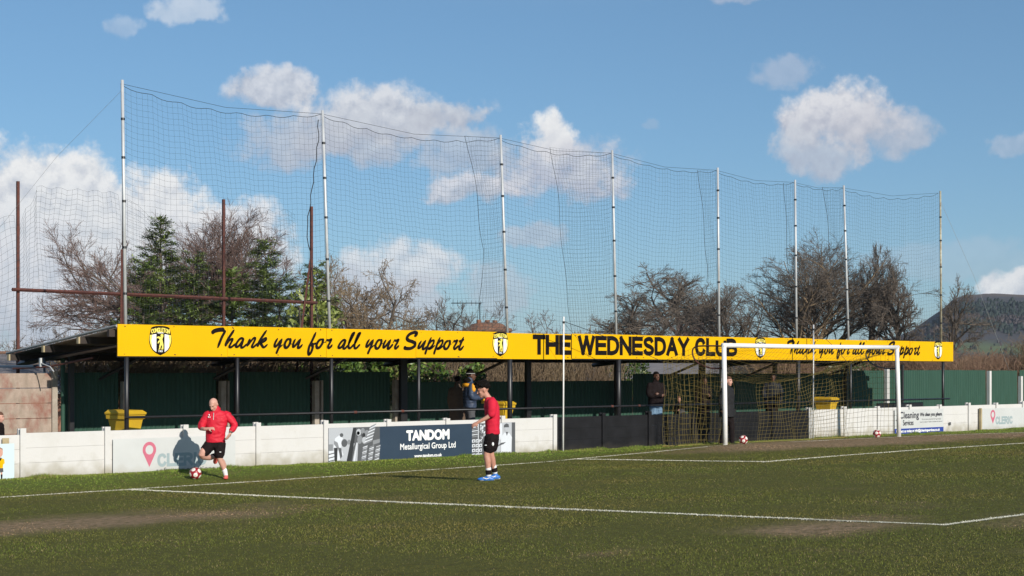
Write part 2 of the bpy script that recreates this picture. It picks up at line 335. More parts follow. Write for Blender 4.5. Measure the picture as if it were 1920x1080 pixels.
def ground():
    S = np.concatenate([[-3500,-1200,-400,-150,-80,-55], np.arange(-45, -26, 1.0), np.arange(-26, 18, .3), np.arange(18, 50, 1.0), [55,80,150,400,1200,3500]])
    T = np.concatenate([[-3500,-1200,-400,-150,-80,-55], np.arange(-45, -20, 1.0), np.arange(-20, 9, .3), np.arange(9, 18, .75), [20,40,100,300,900,3500]])
    gs, gt = np.meshgrid(S, T, indexing='ij'); z = gz(gs, gt)
    z = z+np.where((gt < 2) & (gs > -40) & (gs < 40), (fbm(gs*.8, gt*.8, 9)-.5)*.02, 0)
    V = np.stack([gs, gt, z], -1).reshape(-1, 3); n = len(T)
    i, j = np.meshgrid(np.arange(len(S)-1), np.arange(len(T)-1), indexing='ij'); a = (i*n+j).ravel()
    F = np.stack([a, a+n, a+n+1, a+1], 1)
    m = mud(gs, gt).reshape(-1, 1); lush = sm((gt+.3)/1.5).reshape(-1, 1)
    c = C_OLIVE*.85*(1-lush)+C_LUSH*1.25*lush; c = c*(1-m)+C_MUD*m
    far = (gt.reshape(-1, 1) > 9); c = np.where(far, np.array([[.07,.075,.03]]), c)
    o = tri_mesh('pitch_ground', V, F, SOIL, cols=c, smooth=True); setting(o)
ground()
# painted lines, each a thin strip that follows the ground
LINES = [[(-45,0),(45,0)], [(-15.9,-.05),(-16.25,-8.2),(-16.32,-16.35)], [(-16.37,-16.35),(45,-16.35)], [(-5.1,-.05),(-5.32,-5.5)], [(-5.37,-5.5),(12.75,-5.5)], [(12.7,-.05),(12.7,-5.45)]]
LINE_W = .115
def lines():
    mb = MB()
    for pl in LINES:
        pts = []
        for (a, b) in zip(pl, pl[1:]):
            a = Vector(a); b = Vector(b); n = max(2, int((b-a).length/.25))
            pts += [a.lerp(b, k/n) for k in range(n)]
        pts.append(Vector(pl[-1]))
        d = (pts[-1]-pts[0]).normalized(); w = Vector((-d.y, d.x))*LINE_W*.40
        vs = []; fs = []
        for k, p in enumerate(pts):
            j1, j2 = R.uniform(.55, 1.15), R.uniform(.55, 1.15)
            for q in (p-w*j1, p+w*j2): vs.append((q.x, q.y, float(gz(np.float64(q.x), np.float64(q.y)))+.006))
            if k: fs.append((2*k-2, 2*k-1, 2*k+1, 2*k))
        for i, f in enumerate(fs):   # keep every face looking up
            p, q, r_ = (Vector(vs[j]) for j in f[:3])
            if (q-p).cross(r_-p).z < 0: fs[i] = f[::-1]
        mb.add(vs, fs)
    setting(mb.build('pitch_line_markings', LINEPAINT))
lines()
def on_line(s, t):
    m = np.zeros(len(s), bool)
    for pl in LINES:
        for (a, b) in zip(pl, pl[1:]):
            a = np.array(a); b = np.array(b); d = b-a; L = np.linalg.norm(d); d = d/L
            u = (s-a[0])*d[0]+(t-a[1])*d[1]; v = -(s-a[0])*d[1]+(t-a[1])*d[0]
            m |= (u > -.05) & (u < L+.05) & (np.abs(v) < LINE_W*.52)
    return m
def grass():
    cx, cy = -28.57, -24.07
    def make(n, dmin, dmax, pw, keep):
        d = (dmin**pw+(dmax**pw-dmin**pw)*rng.random(n))**(1/pw); r = (rng.random(n)*2-1)*.44*d
        s = cx+FW.x*d+RT.x*r; t = cy+FW.y*d+RT.y*r; k = keep(s, t); return s[k], t[k], d[k]
    s1, t1, d1 = make(700000, 8.2, 62, 1.0, lambda s, t: (t < .4) & (t > -22))
    s2, t2, d2 = make(330000, 22, 62, 1.0, lambda s, t: (t > -.2) & (t < 2.14))
    n3 = 26000; s3 = -19+rng.random(n3)**1.4*38; t3 = 2.14-np.abs(rng.normal(0, .09, n3)); d3 = np.hypot(s3-cx, t3-cy)
    L4 = [[], []]
    for pl in LINES:
        for (a, b) in zip(pl, pl[1:]):
            n4 = int(min(math.hypot(b[0]-a[0], b[1]-a[1]), 30)*900); u4 = rng.random(n4)*min(1, 30/math.hypot(b[0]-a[0], b[1]-a[1])) if a[0] > -40 else rng.random(n4)*.75+.25
            L4[0].append(a[0]+(b[0]-a[0])*u4+rng.normal(0, .03, n4)); L4[1].append(a[1]+(b[1]-a[1])*u4+rng.normal(0, .03, n4))
    s4, t4 = np.concatenate(L4[0]), np.concatenate(L4[1]); d4 = np.hypot(s4-cx, t4-cy)
    s1 = np.concatenate([s1, s4]); t1 = np.concatenate([t1, t4]); d1 = np.concatenate([d1, d4])
    s = np.concatenate([s1, s2, s3]); t = np.concatenate([t1, t2, t3]); d = np.concatenate([d1, d2, d3])
    m = mud(s, t); bare = rng.random(len(s)) < m*1.05
    n = len(s); lush = sm((t-.15+(fbm(s*1.1, t*1.1, 5)-.5)*1.2)/.7); edge = sm((t-1.72)/.4)*(.25+1.1*noise2(s*2.3, t*0+3, 8)**2*1.5)
    patch = fbm(s*.7, t*.7, 21); worn = fbm(s*.23+4, t*.23, 33)
    h = (.008+.013*rng.random(n))*(1-.4*m)+lush*(.001+.008*rng.random(n))+edge*(.012+.040*rng.random(n))
    h = np.where(bare, .003+.009*rng.random(n)**2, h)
    w = (.0021+.0015*rng.random(n))*np.clip(d/11, .8, 3.0); w = np.where(bare, w*2.2, w)
    a = rng.random(n)*2*math.pi; lean = h*(.25+.75*rng.random(n)); la = rng.random(n)*2*math.pi
    z = gz(s, t)-.004; ca, sa = np.cos(a), np.sin(a)
    V = np.empty((n, 3, 3)); V[:, 0] = np.stack([s-ca*w, t-sa*w, z], 1); V[:, 1] = np.stack([s+ca*w, t+sa*w, z], 1)
    V[:, 2] = np.stack([s+np.cos(la)*lean, t+np.sin(la)*lean, z+h], 1)
    q = rng.random((n, 1)); p = sm((patch-.32)/.4)[:, None]; l = lush[:, None]; wn = sm((worn-.35)/.35)[:, None]
    pitch = np.array([[.088,.100,.018]])*(1-p)+np.array([[.122,.106,.026]])*p
    pitch = pitch*(1-.4*wn)+np.array([[.074,.102,.018]])*.4*wn
    strip = np.array([[.128,.190,.026]])*(1-.6*p)+np.array([[.18,.195,.038]])*.6*p
    c = pitch*(1-l)+strip*l
    c = c*(.74+.52*q)*1.28
    dry = rng.random(n) < .09+.12*m+.10*edge; c[dry] = np.array([.26,.205,.095])*(.6+.6*rng.random((dry.sum(), 1)))
    c[bare] = C_MUD*(.30+.85*rng.random((bare.sum(), 1)))
    ol = on_line(s, t) & (rng.random(n) < .80); c[ol] = np.array([.86,.83,.72])*(.65+.5*rng.random((ol.sum(), 1)))
    o = tri_mesh('grass', V.reshape(-1, 3), np.arange(n*3).reshape(-1, 3), GRASS, cols=np.repeat(c, 3, axis=0)); stuff(o)
grass()
# standing terrace behind the perimeter wall
setting(MB().box(-14.6, 14.8, 3.05, 6.2, -.3, .14).build('standing_terrace', CONCRETE))

# ---------------------------------------------------------------- lettering
DG = None
def flat_text(body, x0, x1, z0, z1, t, mat, parent, name='lettering', bold=0, shear=0., step=.0004):
    """text printed on a plane of constant Y that faces the pitch, fitted into x0..x1, z0..z1"""
    cu = bpy.data.curves.new('text', 'FONT'); cu.body = body; cu.shear = shear; cu.resolution_u = 4
    ob = bpy.data.objects.new('text', cu); COL.objects.link(ob); bpy.context.view_layer.update()
    me = bpy.data.meshes.new_from_object(ob.evaluated_get(bpy.context.evaluated_depsgraph_get()))
    n = len(me.vertices); V = np.empty(n*3); me.vertices.foreach_get('co', V); V = V.reshape(-1, 3)
    P = [tuple(p.vertices) for p in me.polygons]
    bpy.data.objects.remove(ob); bpy.data.curves.remove(cu); bpy.data.meshes.remove(me)
    lo = V.min(0); hi = V.max(0)
    words = []   # one mesh per word
    for f in sorted(P, key=lambda f: min(V[i, 0] for i in f)):
        a, b_ = min(V[i, 0] for i in f), max(V[i, 0] for i in f)
        if words and a < words[-1][1]+.20: words[-1][0].append(f); words[-1][1] = max(words[-1][1], b_)
        else: words.append([[f], b_])
    X = x0+(V[:, 0]-lo[0])/(hi[0]-lo[0])*(x1-x0); Z = z0+(V[:, 1]-lo[1])/(hi[1]-lo[1])*(z1-z0)
    offs = [(0, 0)]+([(bold*math.cos(a), bold*math.sin(a)) for a in np.arange(8)*math.pi/4] if bold else [])
    for fs, _ in words:
        used = sorted({i for f in fs for i in f}); ix = {j: k for k, j in enumerate(used)}; fs = [tuple(ix[i] for i in f) for f in fs]; mb = MB()
        for i, (dx, dz) in enumerate(offs): mb.add(np.stack([X[used]+dx, np.full(len(used), t-step*i), Z[used]+dz], 1), fs)
        mb.build(name, mat, parent)
def spline(pts, n=7):
    P = [np.array(p, float) for p in pts]; P = [2*P[0]-P[1]]+P+[2*P[-1]-P[-2]]; out = []
    for i in range(1, len(P)-2):
        for k in range(n):
            u = k/n; a, b, c, d = P[i-1:i+3]
            out.append(.5*((2*b)+(-a+c)*u+(2*a-5*b+4*c-d)*u*u+(-a+3*b-3*c+d)*u**3))
    out.append(P[-2]); return out
def ribbon(mb, pts, w, t, taper=True, smooth=True):
    """a brush stroke of width w along pts in the (X, Z) plane at Y = t, facing -Y"""
    q = spline(pts) if smooth and len(pts) > 2 else [np.array(p, float) for p in pts]
    n = len(q); vs = []; fs = []
    for i, p in enumerate(q):
        d = q[min(i+1, n-1)]-q[max(i-1, 0)]; d = d/(np.linalg.norm(d)+1e-9); m = np.array([-d[1], d[0]])
        u = i/(n-1); k = w/2
        if not smooth and 0 < i < n-1:
            d1 = q[i]-q[i-1]; d2 = q[i+1]-q[i]; d1 = d1/np.linalg.norm(d1); d2 = d2/np.linalg.norm(d2); k = k/max(.5, math.sqrt((1+float(d1@d2))/2))
        if taper: k *= min(1, .42+min(u, 1-u)*n*.16)*(1.08-.3*abs(float(d[0]*.8+d[1]*.6)) if taper == 'pen' else 1)
        for sgn in (1, -1): vs.append((p[0]+m[0]*k*sgn, t, p[1]+m[1]*k*sgn))
        if i: fs.append((2*i-2, 2*i-1, 2*i+1, 2*i))
    mb.add(vs, fs)
def poly(mb, pts, t): mb.add([(x, t, z) for x, z in pts], [tuple(range(len(pts)))])
def face_pitch(mb):
    """turn every face of a flat print towards the pitch (-Y)"""
    for i, f in enumerate(mb.f):
        p = [Vector(mb.v[j]) for j in f]; nrm = sum(((p[k]-p[0]).cross(p[k+1]-p[0]) for k in range(1, len(p)-1)), Vector())
        if nrm.y > 0: mb.f[i] = f[::-1]
    return mb

# the painted script, as brush strokes in metres on the board; first word starts at X = 0
def _k(a, b): return None
SCRIPT_A = [  # traced at 7.385 units per unit of the left half, 60 high
 ('T', 45, [(128,118),(150,84),(200,66),(260,58),(302,62)]), ('t', 30, [(304,62),(300,95),(270,150),(240,220),(205,312)]),
 ('h', 30, [(436,58),(395,120),(350,190),(322,250),(314,292)]), ('h', 24, [(320,275),(360,215),(398,188),(410,200),(388,245),(368,288),(385,303),(420,282),(455,248)]),
 ('a', 26, [(568,178),(520,182),(480,225),(458,275),(474,297),(510,272),(550,215),(570,180)]), ('a', 24, [(566,190),(545,250),(532,298),(552,306),(585,282),(614,252)]),
 ('n', 26, [(655,183),(635,230),(613,292)]), ('n', 24, [(620,285),(660,225),(708,174),(725,188),(703,240),(680,288),(697,302),(730,275),(765,246)]),
 ('k', 28, [(884,66),(840,130),(795,200),(765,265),(758,298)]), ('k', 23, [(775,248),(820,205),(868,176),(872,203),(822,236),(798,247),(820,278),(838,302),(862,294),(897,260)]),
 ('y', 26, [(1038,176),(1005,235),(994,280),(1012,291),(1050,248),(1092,188)]), ('y', 26, [(1098,182),(1075,250),(1050,310),(1025,370),(1014,394)]), ('y', 16, [(1030,350),(1070,300),(1110,265)]),
 ('o', 28, [(1198,180),(1160,205),(1133,262),(1142,303),(1168,305),(1200,262),(1213,208),(1196,180)]), ('o', 16, [(1208,258),(1245,256)]),
 ('u', 26, [(1283,186),(1258,240),(1250,287),(1266,292),(1310,242),(1348,188)]), ('u', 26, [(1358,182),(1330,250),(1318,304),(1342,306),(1382,262)]),
 ('f', 28, [(1567,92),(1535,165),(1500,240),(1475,290),(1461,362),(1470,402),(1496,377),(1517,322),(1520,287),(1496,263)]), ('f', 22, [(1472,275),(1500,255),(1540,257),(1570,240)]),
 ('o', 28, [(1648,188),(1605,212),(1575,272),(1586,310),(1617,302),(1652,252),(1663,207),(1646,188)]), ('o', 16, [(1658,246),(1695,234)]),
 ('r', 24, [(1722,188),(1698,238)]), ('r', 26, [(1714,200),(1745,207),(1778,194),(1760,237),(1735,287),(1745,312),(1770,297),(1794,264)]),
]
SCRIPT_B = [  # the rest of the line, at the same scale
 ('a', 26, [(62,198),(20,207),(-20,250),(-42,297),(-22,312),(15,282),(50,222),(62,198)]), ('a', 24, [(62,207),(40,262),(25,312),(46,320),(75,292),(104,262)]),
 ('l', 25, [(95,270),(135,190),(170,122),(174,104),(150,120),(120,190),(100,260),(100,307),(122,314),(155,282),(182,254)]),
 ('l', 25, [(177,272),(217,192),(252,124),(256,106),(232,122),(202,192),(182,262),(182,309),(204,316),(237,284),(258,262)]),
 ('y', 26, [(388,190),(355,245),(344,287),(361,292),(400,247),(438,198)]), ('y', 26, [(443,193),(420,260),(395,320),(370,377),(361,399)]), ('y', 16, [(385,340),(420,302),(456,270)]),
 ('o', 28, [(538,194),(500,217),(470,277),(481,318),(512,312),(542,262),(553,217),(536,194)]), ('o', 16, [(548,255),(580,250)]),
 ('u', 26, [(618,198),(590,250),(580,297),(596,302),(640,252),(678,198)]), ('u', 26, [(683,194),(655,262),(640,312),(656,322),(690,287),(714,258)]),
 ('r', 24, [(737,193),(713,243)]), ('r', 26, [(729,204),(756,212),(788,199),(770,242),(742,292),(750,320),(770,307),(798,276)]),
 ('S', 34, [(1008,154),(1036,128),(1038,103),(1000,98),(940,125),(908,170),(925,205),(980,225),(1016,247),(1010,287),(960,317),(905,320),(878,312),(890,288)]),
 ('u', 26, [(1107,212),(1075,267),(1064,307),(1082,310),(1125,262),(1163,208)]), ('u', 26, [(1168,203),(1140,267),(1124,317),(1142,327),(1184,288)]),
 ('p', 27, [(1244,164),(1210,242),(1185,312),(1165,372),(1156,404)]), ('p', 24, [(1200,272),(1240,222),(1276,209),(1272,252),(1235,302),(1205,322),(1232,322),(1294,277)]),
 ('p', 27, [(1366,164),(1332,242),(1307,312),(1287,372),(1278,404)]), ('p', 24, [(1322,272),(1362,222),(1398,209),(1394,252),(1357,302),(1327,322),(1354,322),(1416,277)]),
 ('o', 28, [(1483,209),(1445,232),(1420,282),(1431,322),(1462,320),(1492,272),(1500,227),(1482,209)]), ('o', 16, [(1494,264),(1524,258)]),
 ('r', 24, [(1562,203),(1538,248)]), ('r', 26, [(1551,212),(1576,220),(1602,209),(1585,252),(1558,302),(1568,327),(1590,312),(1624,276)]),
 ('t', 27, [(1692,160),(1665,222),(1640,282),(1630,322),(1652,332),(1694,283)]), ('t', 30, [(1625,218),(1652,218),(1698,194)]),
]
def script_strokes():
    """the traced strokes turned into board metres: the board recedes, so the tracing shrinks along it"""
    out = []
    for (ox, sc_), lst in (((380, 7.385), SCRIPT_A), ((640, 7.385), SCRIPT_B)):
        for (_, w, pts) in lst:
            q = []
            for (cx, cy) in pts:
                x = ox+cx/sc_; y = 610+cy/sc_
                r = (x-960)/2850; d = 26.97/(.7443-.6678*r); q.append((-28.57+d*(.6678+.7443*r), 1.97+(692-y)/2850*d))
            r = (ox+pts[0][0]/sc_-960)/2850; d = 26.97/(.7443-.6678*r)
            out.append((w/sc_/2850*d*1.62, q))
    return out
BLOCK = {  # capital letters on a unit square, polylines
 'T': [[(0,1),(1,1)], [(.5,1),(.5,0)]], 'H': [[(0,0),(0,1)], [(1,0),(1,1)], [(0,.52),(1,.52)]], 'E': [[(0,0),(0,1)], [(0,1),(1,1)], [(0,.53),(.92,.53)], [(0,0),(1,0)]],
 'W': [[(0,1),(.25,0)], [(.25,0),(.5,1)], [(.5,1),(.75,0)], [(.75,0),(1,1)]], 'D': [[(0,0),(0,1)], 'c', [(0,1),(.45,1),(.85,.85),(1,.5),(.85,.15),(.45,0),(0,0)]],
 'N': [[(0,0),(0,1)], [(0,1),(1,0)], [(1,0),(1,1)]], 'S': ['c', [(.95,.76),(.78,.97),(.45,1),(.12,.9),(.08,.7),(.3,.55),(.7,.45),(.98,.28),(.88,.06),(.5,-.01),(.16,.05),(0,.27)]],
 'A': [[(0,0),(.5,1)], [(.5,1),(1,0)], [(.2,.32),(.8,.32)]], 'Y': [[(0,1),(.5,.45)], [(1,1),(.5,.45)], [(.5,.5),(.5,0)]], 'C': ['c', [(.97,.7),(.8,.94),(.5,1.01),(.15,.88),(0,.5),(.15,.12),(.5,-.01),(.82,.08),(1,.33)]],
 'L': [[(0,1),(0,0)], [(0,0),(1,0)]], 'U': ['c', [(0,1),(0,.65),(.02,.25),(.2,.02),(.5,-.02),(.8,.02),(.98,.25),(1,.65),(1,1)]],
 'B': [[(0,0),(0,1)], 'c', [(0,1),(.55,1),(.86,.9),(.84,.65),(.5,.53),(0,.53)], 'c', [(0,.53),(.55,.53),(.97,.4),(.95,.1),(.55,0),(0,0)]],
 'G': ['c', [(.97,.72),(.8,.94),(.5,1.01),(.15,.88),(0,.5),(.15,.12),(.5,-.01),(.82,.06),(1,.2)], [(1,.05),(1,.45)], [(.6,.45),(1.04,.45)]], 'O': ['c', [(.5,1.01),(.15,.88),(0,.5),(.15,.12),(.5,-.01),(.85,.12),(1,.5),(.85,.88),(.5,1.01)]],
 'R': [[(0,0),(0,1)], 'c', [(0,1),(.55,1),(.92,.88),(.9,.6),(.5,.5),(0,.5)], [(.45,.5),(1,0)]], 'I': [[(.5,0),(.5,1)]],
}
WIDTHS = {'W': 1.36, 'I': .25, 'E': .82, 'L': .74, 'S': .86, 'T': .84, 'M': 1.2}
def block_text(body, x0, x1, z0, z1, t, w, mat, parent, gap=.42, space=.62, round_=False, arc=0):
    """heavy drawn capitals; the pen has width w"""
    unit = sum(WIDTHS.get(c, .92)+gap if c != ' ' else space for c in body)-gap
    k = (x1-x0-w)/unit; x = x0+w/2; parts = []
    for c in body:
        if c == ' ': x += space*k; continue
        cw = WIDTHS.get(c, .92)*k; mb = MB(); cv = False; j = 0
        mid = (x+cw/2-(x0+x1)/2)/((x1-x0)/2); dz = arc*(1-mid*mid)
        for stroke in BLOCK[c]:
            if stroke == 'c': cv = True; continue
            pts = [(x+a*cw, dz+z0+w/2+b*(z1-z0-w)) for a, b in stroke]
            if not cv:
                d = np.array(pts[1])-np.array(pts[0]); d = d/np.linalg.norm(d)*w*.5; e0 = np.array(pts[0])-d; e1 = np.array(pts[-1])+d; pts = [tuple(e0), tuple(e1)]
            ribbon(mb, pts, w, t-.0006*j, taper=False, smooth=cv); j += 1; cv = False
        face_pitch(mb); parts.append(mb.build('letter', mat, parent)); x += cw+gap*k
    return parts

# ---------------------------------------------------------------- perimeter wall of concrete posts and boards
BAY = 1.65; X0 = -16.85
def wall(name, label, i0, i1, mat, end_post=True, low=(), start_post=True):
    root = thing(name, label, 'wall', (X0+i0*BAY, 2.2, 0))
    for i in range(i0, i1):
        x = (i-i0)*BAY; k = .78/.81 if i in low else 1
        for j in range(3):
            dy = R.uniform(-.002, .002)
            b = MB().box(x+.012, x+BAY-.012, dy, .05+dy, j*.272*k-.02*(j == 0)+.004, (j+1)*.272*k+.001+(R.uniform(-.004, .008) if j == 2 else 0))
            b.build('concrete_board', mat, root)
    for i in range(i0+(0 if start_post else 1), i1+(1 if end_post else 0)):
        x = (i-i0)*BAY; h = .885+R.uniform(-.02, .02)
        p = MB().box(x-.055, x+.055, -.042, -.008, -.05, h).box(x-.055, x+.055, .058, .10, -.05, h+R.uniform(-.01, .01)).box(x-.010, x+.010, -.006, .056, -.05, h-.06)
        p.build('post', mat, root)
    return root
wall('perimeter_wall', 'white painted concrete wall at the pitch edge left of the black wall, with the blue board on it', -2, 8, WHITEWALL, low=(-2, -1))
wall('perimeter_wall', 'black painted concrete wall behind the goal', 8, 14, BLACKWALL, end_post=False, start_post=False)
wall('perimeter_wall', 'white painted concrete wall right of the black wall, with the cleaning board on it', 14, 25, WHITEWALL)

# ---------------------------------------------------------------- boards on the wall
TB = 2.150
def board(name, label, x0, x1, z0, z1, mat, t=TB):
    root = thing(name, label, 'board', (0, 0, 0)); MB().box(x0, x1, t, t+.008, z0, z1).build('panel', mat, root); return root
def map_pin(root, xc, z0, z1, w, t):
    mb = MB(); rz = z1-w/2; n = 26
    for k in range(n):
        a0, a1 = 2*math.pi*k/n, 2*math.pi*(k+1)/n
        q = [(xc+math.cos(a)*w/2*f, rz+math.sin(a)*w/2*1.08*f) for a, f in ((a0, 1), (a1, 1), (a1, .58), (a0, .58))]
        poly(mb, q, t)
    poly(mb, [(xc-w*.40, rz-w*.33), (xc, z0), (xc+w*.40, rz-w*.33), (xc+w*.2, rz-w*.50), (xc-w*.2, rz-w*.50)], t-.0006)
    face_pitch(mb); mb.build('map_pin_logo', PINK, root)
# cleric board, left
b = board('advertising_board', 'large white board behind the bald player with a pink map pin and grey lettering', -15.10, -12.45, -.03, .655, BOARDWHITE)
map_pin(b, -14.345, .10, .572, .285, TB-.002)
block_text('CLERIC', -14.18, -13.10, .095, .35, TB-.002, .06, GREYTEXT, b, gap=.36)
flat_text('software solutions', -14.2, -12.92, -.02, .075, TB-.002, DARKGREY, b)
# cleric board, right
b = board('advertising_board', 'white board with a small pink map pin, farthest along the white wall', 15.12, 18.6, -.03, .70, BOARDWHITE)
map_pin(b, 15.86, .20, .64, .29, TB-.002)
block_text('CLERIC', 16.02, 17.08, .175, .43, TB-.002, .06, GREYTEXT, b, gap=.36)
flat_text('software solutions', 16.0, 17.3, .04, .13, TB-.002, BOARDWHITE, b)
pl = MB().box(15.02, 15.10, 2.08, 2.15, -.02, .72).build('timber_post', TIMBER); tag(pl, 'short timber batten standing at the edge of the far right white board', 'post')
# cleaning services board
b = board('advertising_board', 'white and blue cleaning firm board beside the right goalpost', 10.35, 12.98, .0, .745, BOARDWHITE)
MB().box(10.352, 12.978, TB-.003, TB-.0005, .005, .178).build('blue_strip', BLUE, b)
flat_text('J Cleaning', 10.42, 11.62, .42, .68, TB-.002, DARKGREY, b, bold=.006)
flat_text('Services', 10.78, 11.33, .27, .43, TB-.002, DARKGREY, b, bold=.004)
flat_text('We clean you gleam.', 11.70, 12.90, .50, .635, TB-.002, DARKGREY, b, shear=.25, bold=.006)
flat_text('The very best commercial cleaning company', 11.78, 12.83, .405, .455, TB-.002, DARKGREY, b)
flat_text('based in Congleton, Cheshire to complete your next task', 11.69, 12.92, .325, .375, TB-.002, DARKGREY, b)
flat_text('Contact us today at info@jcleaningservices.co.uk', 10.42, 12.76, .04, .145, TB-.006, WHITEINK, b, bold=.005)
# navy board with monochrome pictures
b = thing('advertising_board', 'long navy board with white lettering and monochrome pictures at both ends', 'board')
MB().box(-10.2, -4.945, TB, TB+.008, -.04, .735).build('panel', NAVY, b)
def picture(x0, x1, name, draw):
    m = MB(); m.cur = 1; poly(m, [(x0, -.035), (x1, -.035), (x1, .733), (x0, .733)], TB-.0015)
    draw(m, lambda u, v: (x0+u*(x1-x0), -.035+v*.768)); face_pitch(m); m.build(name, MONO, b)
def blob(m, P, pts, c, t): m.cur = c; poly(m, [P(u, v) for u, v in pts], t)
def oval(m, P, u, v, ru, rv, c, t, n=12): blob(m, P, [(u+ru*math.cos(2*math.pi*k/n), v+rv*math.sin(2*math.pi*k/n)) for k in range(n)], c, t)
def pic_left(m, P):
    t = TB-.002
    blob(m, P, [(0,.0),(.44,.0),(.44,.38),(0,.38)], 0, t)
    for v in (.08, .17, .27): blob(m, P, [(0,v),(.16,v+.05),(.16,v+.075),(0,v+.03)], 3, t-.0003)
    blob(m, P, [(0,.38),(.08,.38),(.08,.56),(0,.56)], 2, t-.0003)
    blob(m, P, [(.09,.46),(.12,.72),(.2,.80),(.27,.72),(.26,.62),(.24,.46)], 0, t-.0006)   # stooping worker
    blob(m, P, [(.10,.66),(.17,.60),(.2,.44),(.16,.44),(.10,.56)], 2, t-.0009); oval(m, P, .245, .80, .035, .055, 3, t-.0009)
    blob(m, P, [(.10,.46),(.17,.46),(.16,.08),(.11,.08)], 4, t-.0009); blob(m, P, [(.18,.46),(.24,.44),(.27,.10),(.23,.10)], 3, t-.0010)
    oval(m, P, .30, .58, .06, .11, 3, t-.0012); blob(m, P, [(.24,.44),(.36,.50),(.40,.32),(.30,.20)], 1, t-.0012); oval(m, P, .39, .60, .035, .07, 2, t-.0014)
    blob(m, P, [(.42,.0),(1,.0),(1,1),(.47,1),(.44,.6)], 3, t-.0004)
    blob(m, P, [(.15,.0),(.46,.62),(.50,.55),(.36,.0)], 1, t-.0016); blob(m, P, [(.33,.0),(.47,.98),(.53,.99),(.43,.0)], 4, t-.0018)
    for (u, v, ru, rv, c) in ((.58,.86,.05,.1,1), (.66,.9,.04,.08,2), (.74,.82,.05,.1,2), (.60,.66,.05,.12,2), (.69,.64,.045,.1,1), (.57,.84,.03,.05,4), (.68,.78,.03,.06,4)): oval(m, P, u, v, ru, rv, c, t-.0020)
    blob(m, P, [(.45,.02),(.53,.58),(.57,.58),(.55,.02)], 1, t-.0022); blob(m, P, [(.47,.02),(.54,.56),(.55,.56),(.50,.02)], 0, t-.0024)
    for k in range(11):   # twisted rope
        v = .52+.046*k; blob(m, P, [(.68+.012*k,v),(.84+.008*k,v+.08),(.85+.008*k,v+.115),(.69+.012*k,v+.038)], 0 if k % 2 else 2, t-.0026-.0001*k)
    for q in range(3):
        for k in range(10): blob(m, P, [(.62+.13*q+.004*k,.02+.045*k),(.71+.13*q+.004*k,.05+.045*k),(.72+.13*q+.004*k,.085+.045*k),(.63+.13*q+.004*k,.045+.045*k)], (0, 2, 1)[(k+q) % 3], t-.004-.0001*k)
    blob(m, P, [(.86,.50),(1,.56),(1,.66),(.86,.62)], 2, t-.003); blob(m, P, [(.86,.66),(1,.72),(1,1),(.9,1)], 3, t-.003)
def pic_right(m, P):
    t = TB-.002
    blob(m, P, [(0,0),(.30,0),(.30,1),(0,1)], 3, t)
    for v in (.02, .16, .30, .44):
        for u in (.0, .08, .16): blob(m, P, [(u,v),(u+.065,v+.01),(u+.065,v+.10),(u,v+.09)], 0, t-.0004)
        for u in (.02, .10, .18): blob(m, P, [(u,v+.02),(u+.03,v+.03),(u+.03,v+.075),(u,v+.065)], 3, t-.0007)
    for k in range(7): blob(m, P, [(0,.60+.055*k),(.13,.62+.055*k),(.13,.64+.055*k),(0,.625+.055*k)], 0 if k % 2 else 2, t-.0004)
    rr = random.Random(3)
    for k in range(60): oval(m, P, rr.uniform(.18,.36), rr.uniform(.45,.95), .018, .035, rr.choice((0,1,2,3,0)), t-.001-.0001*k, 6)
    blob(m, P, [(.135,.0),(.15,.0),(.15,1),(.135,1)], 0, t-.0009)
    blob(m, P, [(.36,0),(1,0),(1,1),(.36,1)], 1, t-.0003)
    blob(m, P, [(.92,0),(1,0),(1,1),(.92,1)], 3, t-.0005); blob(m, P, [(.62,.5),(.70,.5),(.69,.98),(.63,.98)], 0, t-.0005)
    blob(m, P, [(.66,.10),(.90,.12),(.92,.56),(.86,.68),(.74,.70),(.66,.56)], 0, t-.008); oval(m, P, .79, .84, .055, .10, 1, t-.0083); blob(m, P, [(.73,.86),(.85,.86),(.84,.95),(.79,.98),(.74,.94)], 3, t-.0086)
    blob(m, P, [(.775,.72),(.83,.72),(.80,.60)], 3, t-.0083); blob(m, P, [(.58,.30),(.72,.36),(.78,.42),(.66,.40)], 3, t-.0086); oval(m, P, .48, .3, .06, .14, 0, t-.0083); blob(m, P, [(.42,.0),(.56,.0),(.55,.26),(.43,.24)], 2, t-.0080)
picture(-10.195, -8.865, 'monochrome_picture', pic_left); picture(-6.262, -4.95, 'monochrome_picture', pic_right)
flat_text('TANDOM', -8.13, -6.94, .415, .62, TB-.002, WHITEINK, b, bold=.017)
flat_text('Metallurgical Group Ltd', -8.31, -6.75, .175, .345, TB-.002, WHITEINK, b, bold=.003)
flat_text('www.tandom.co.uk', -7.92, -7.15, .035, .10, TB-.002, WHITEINK, b, bold=.004)
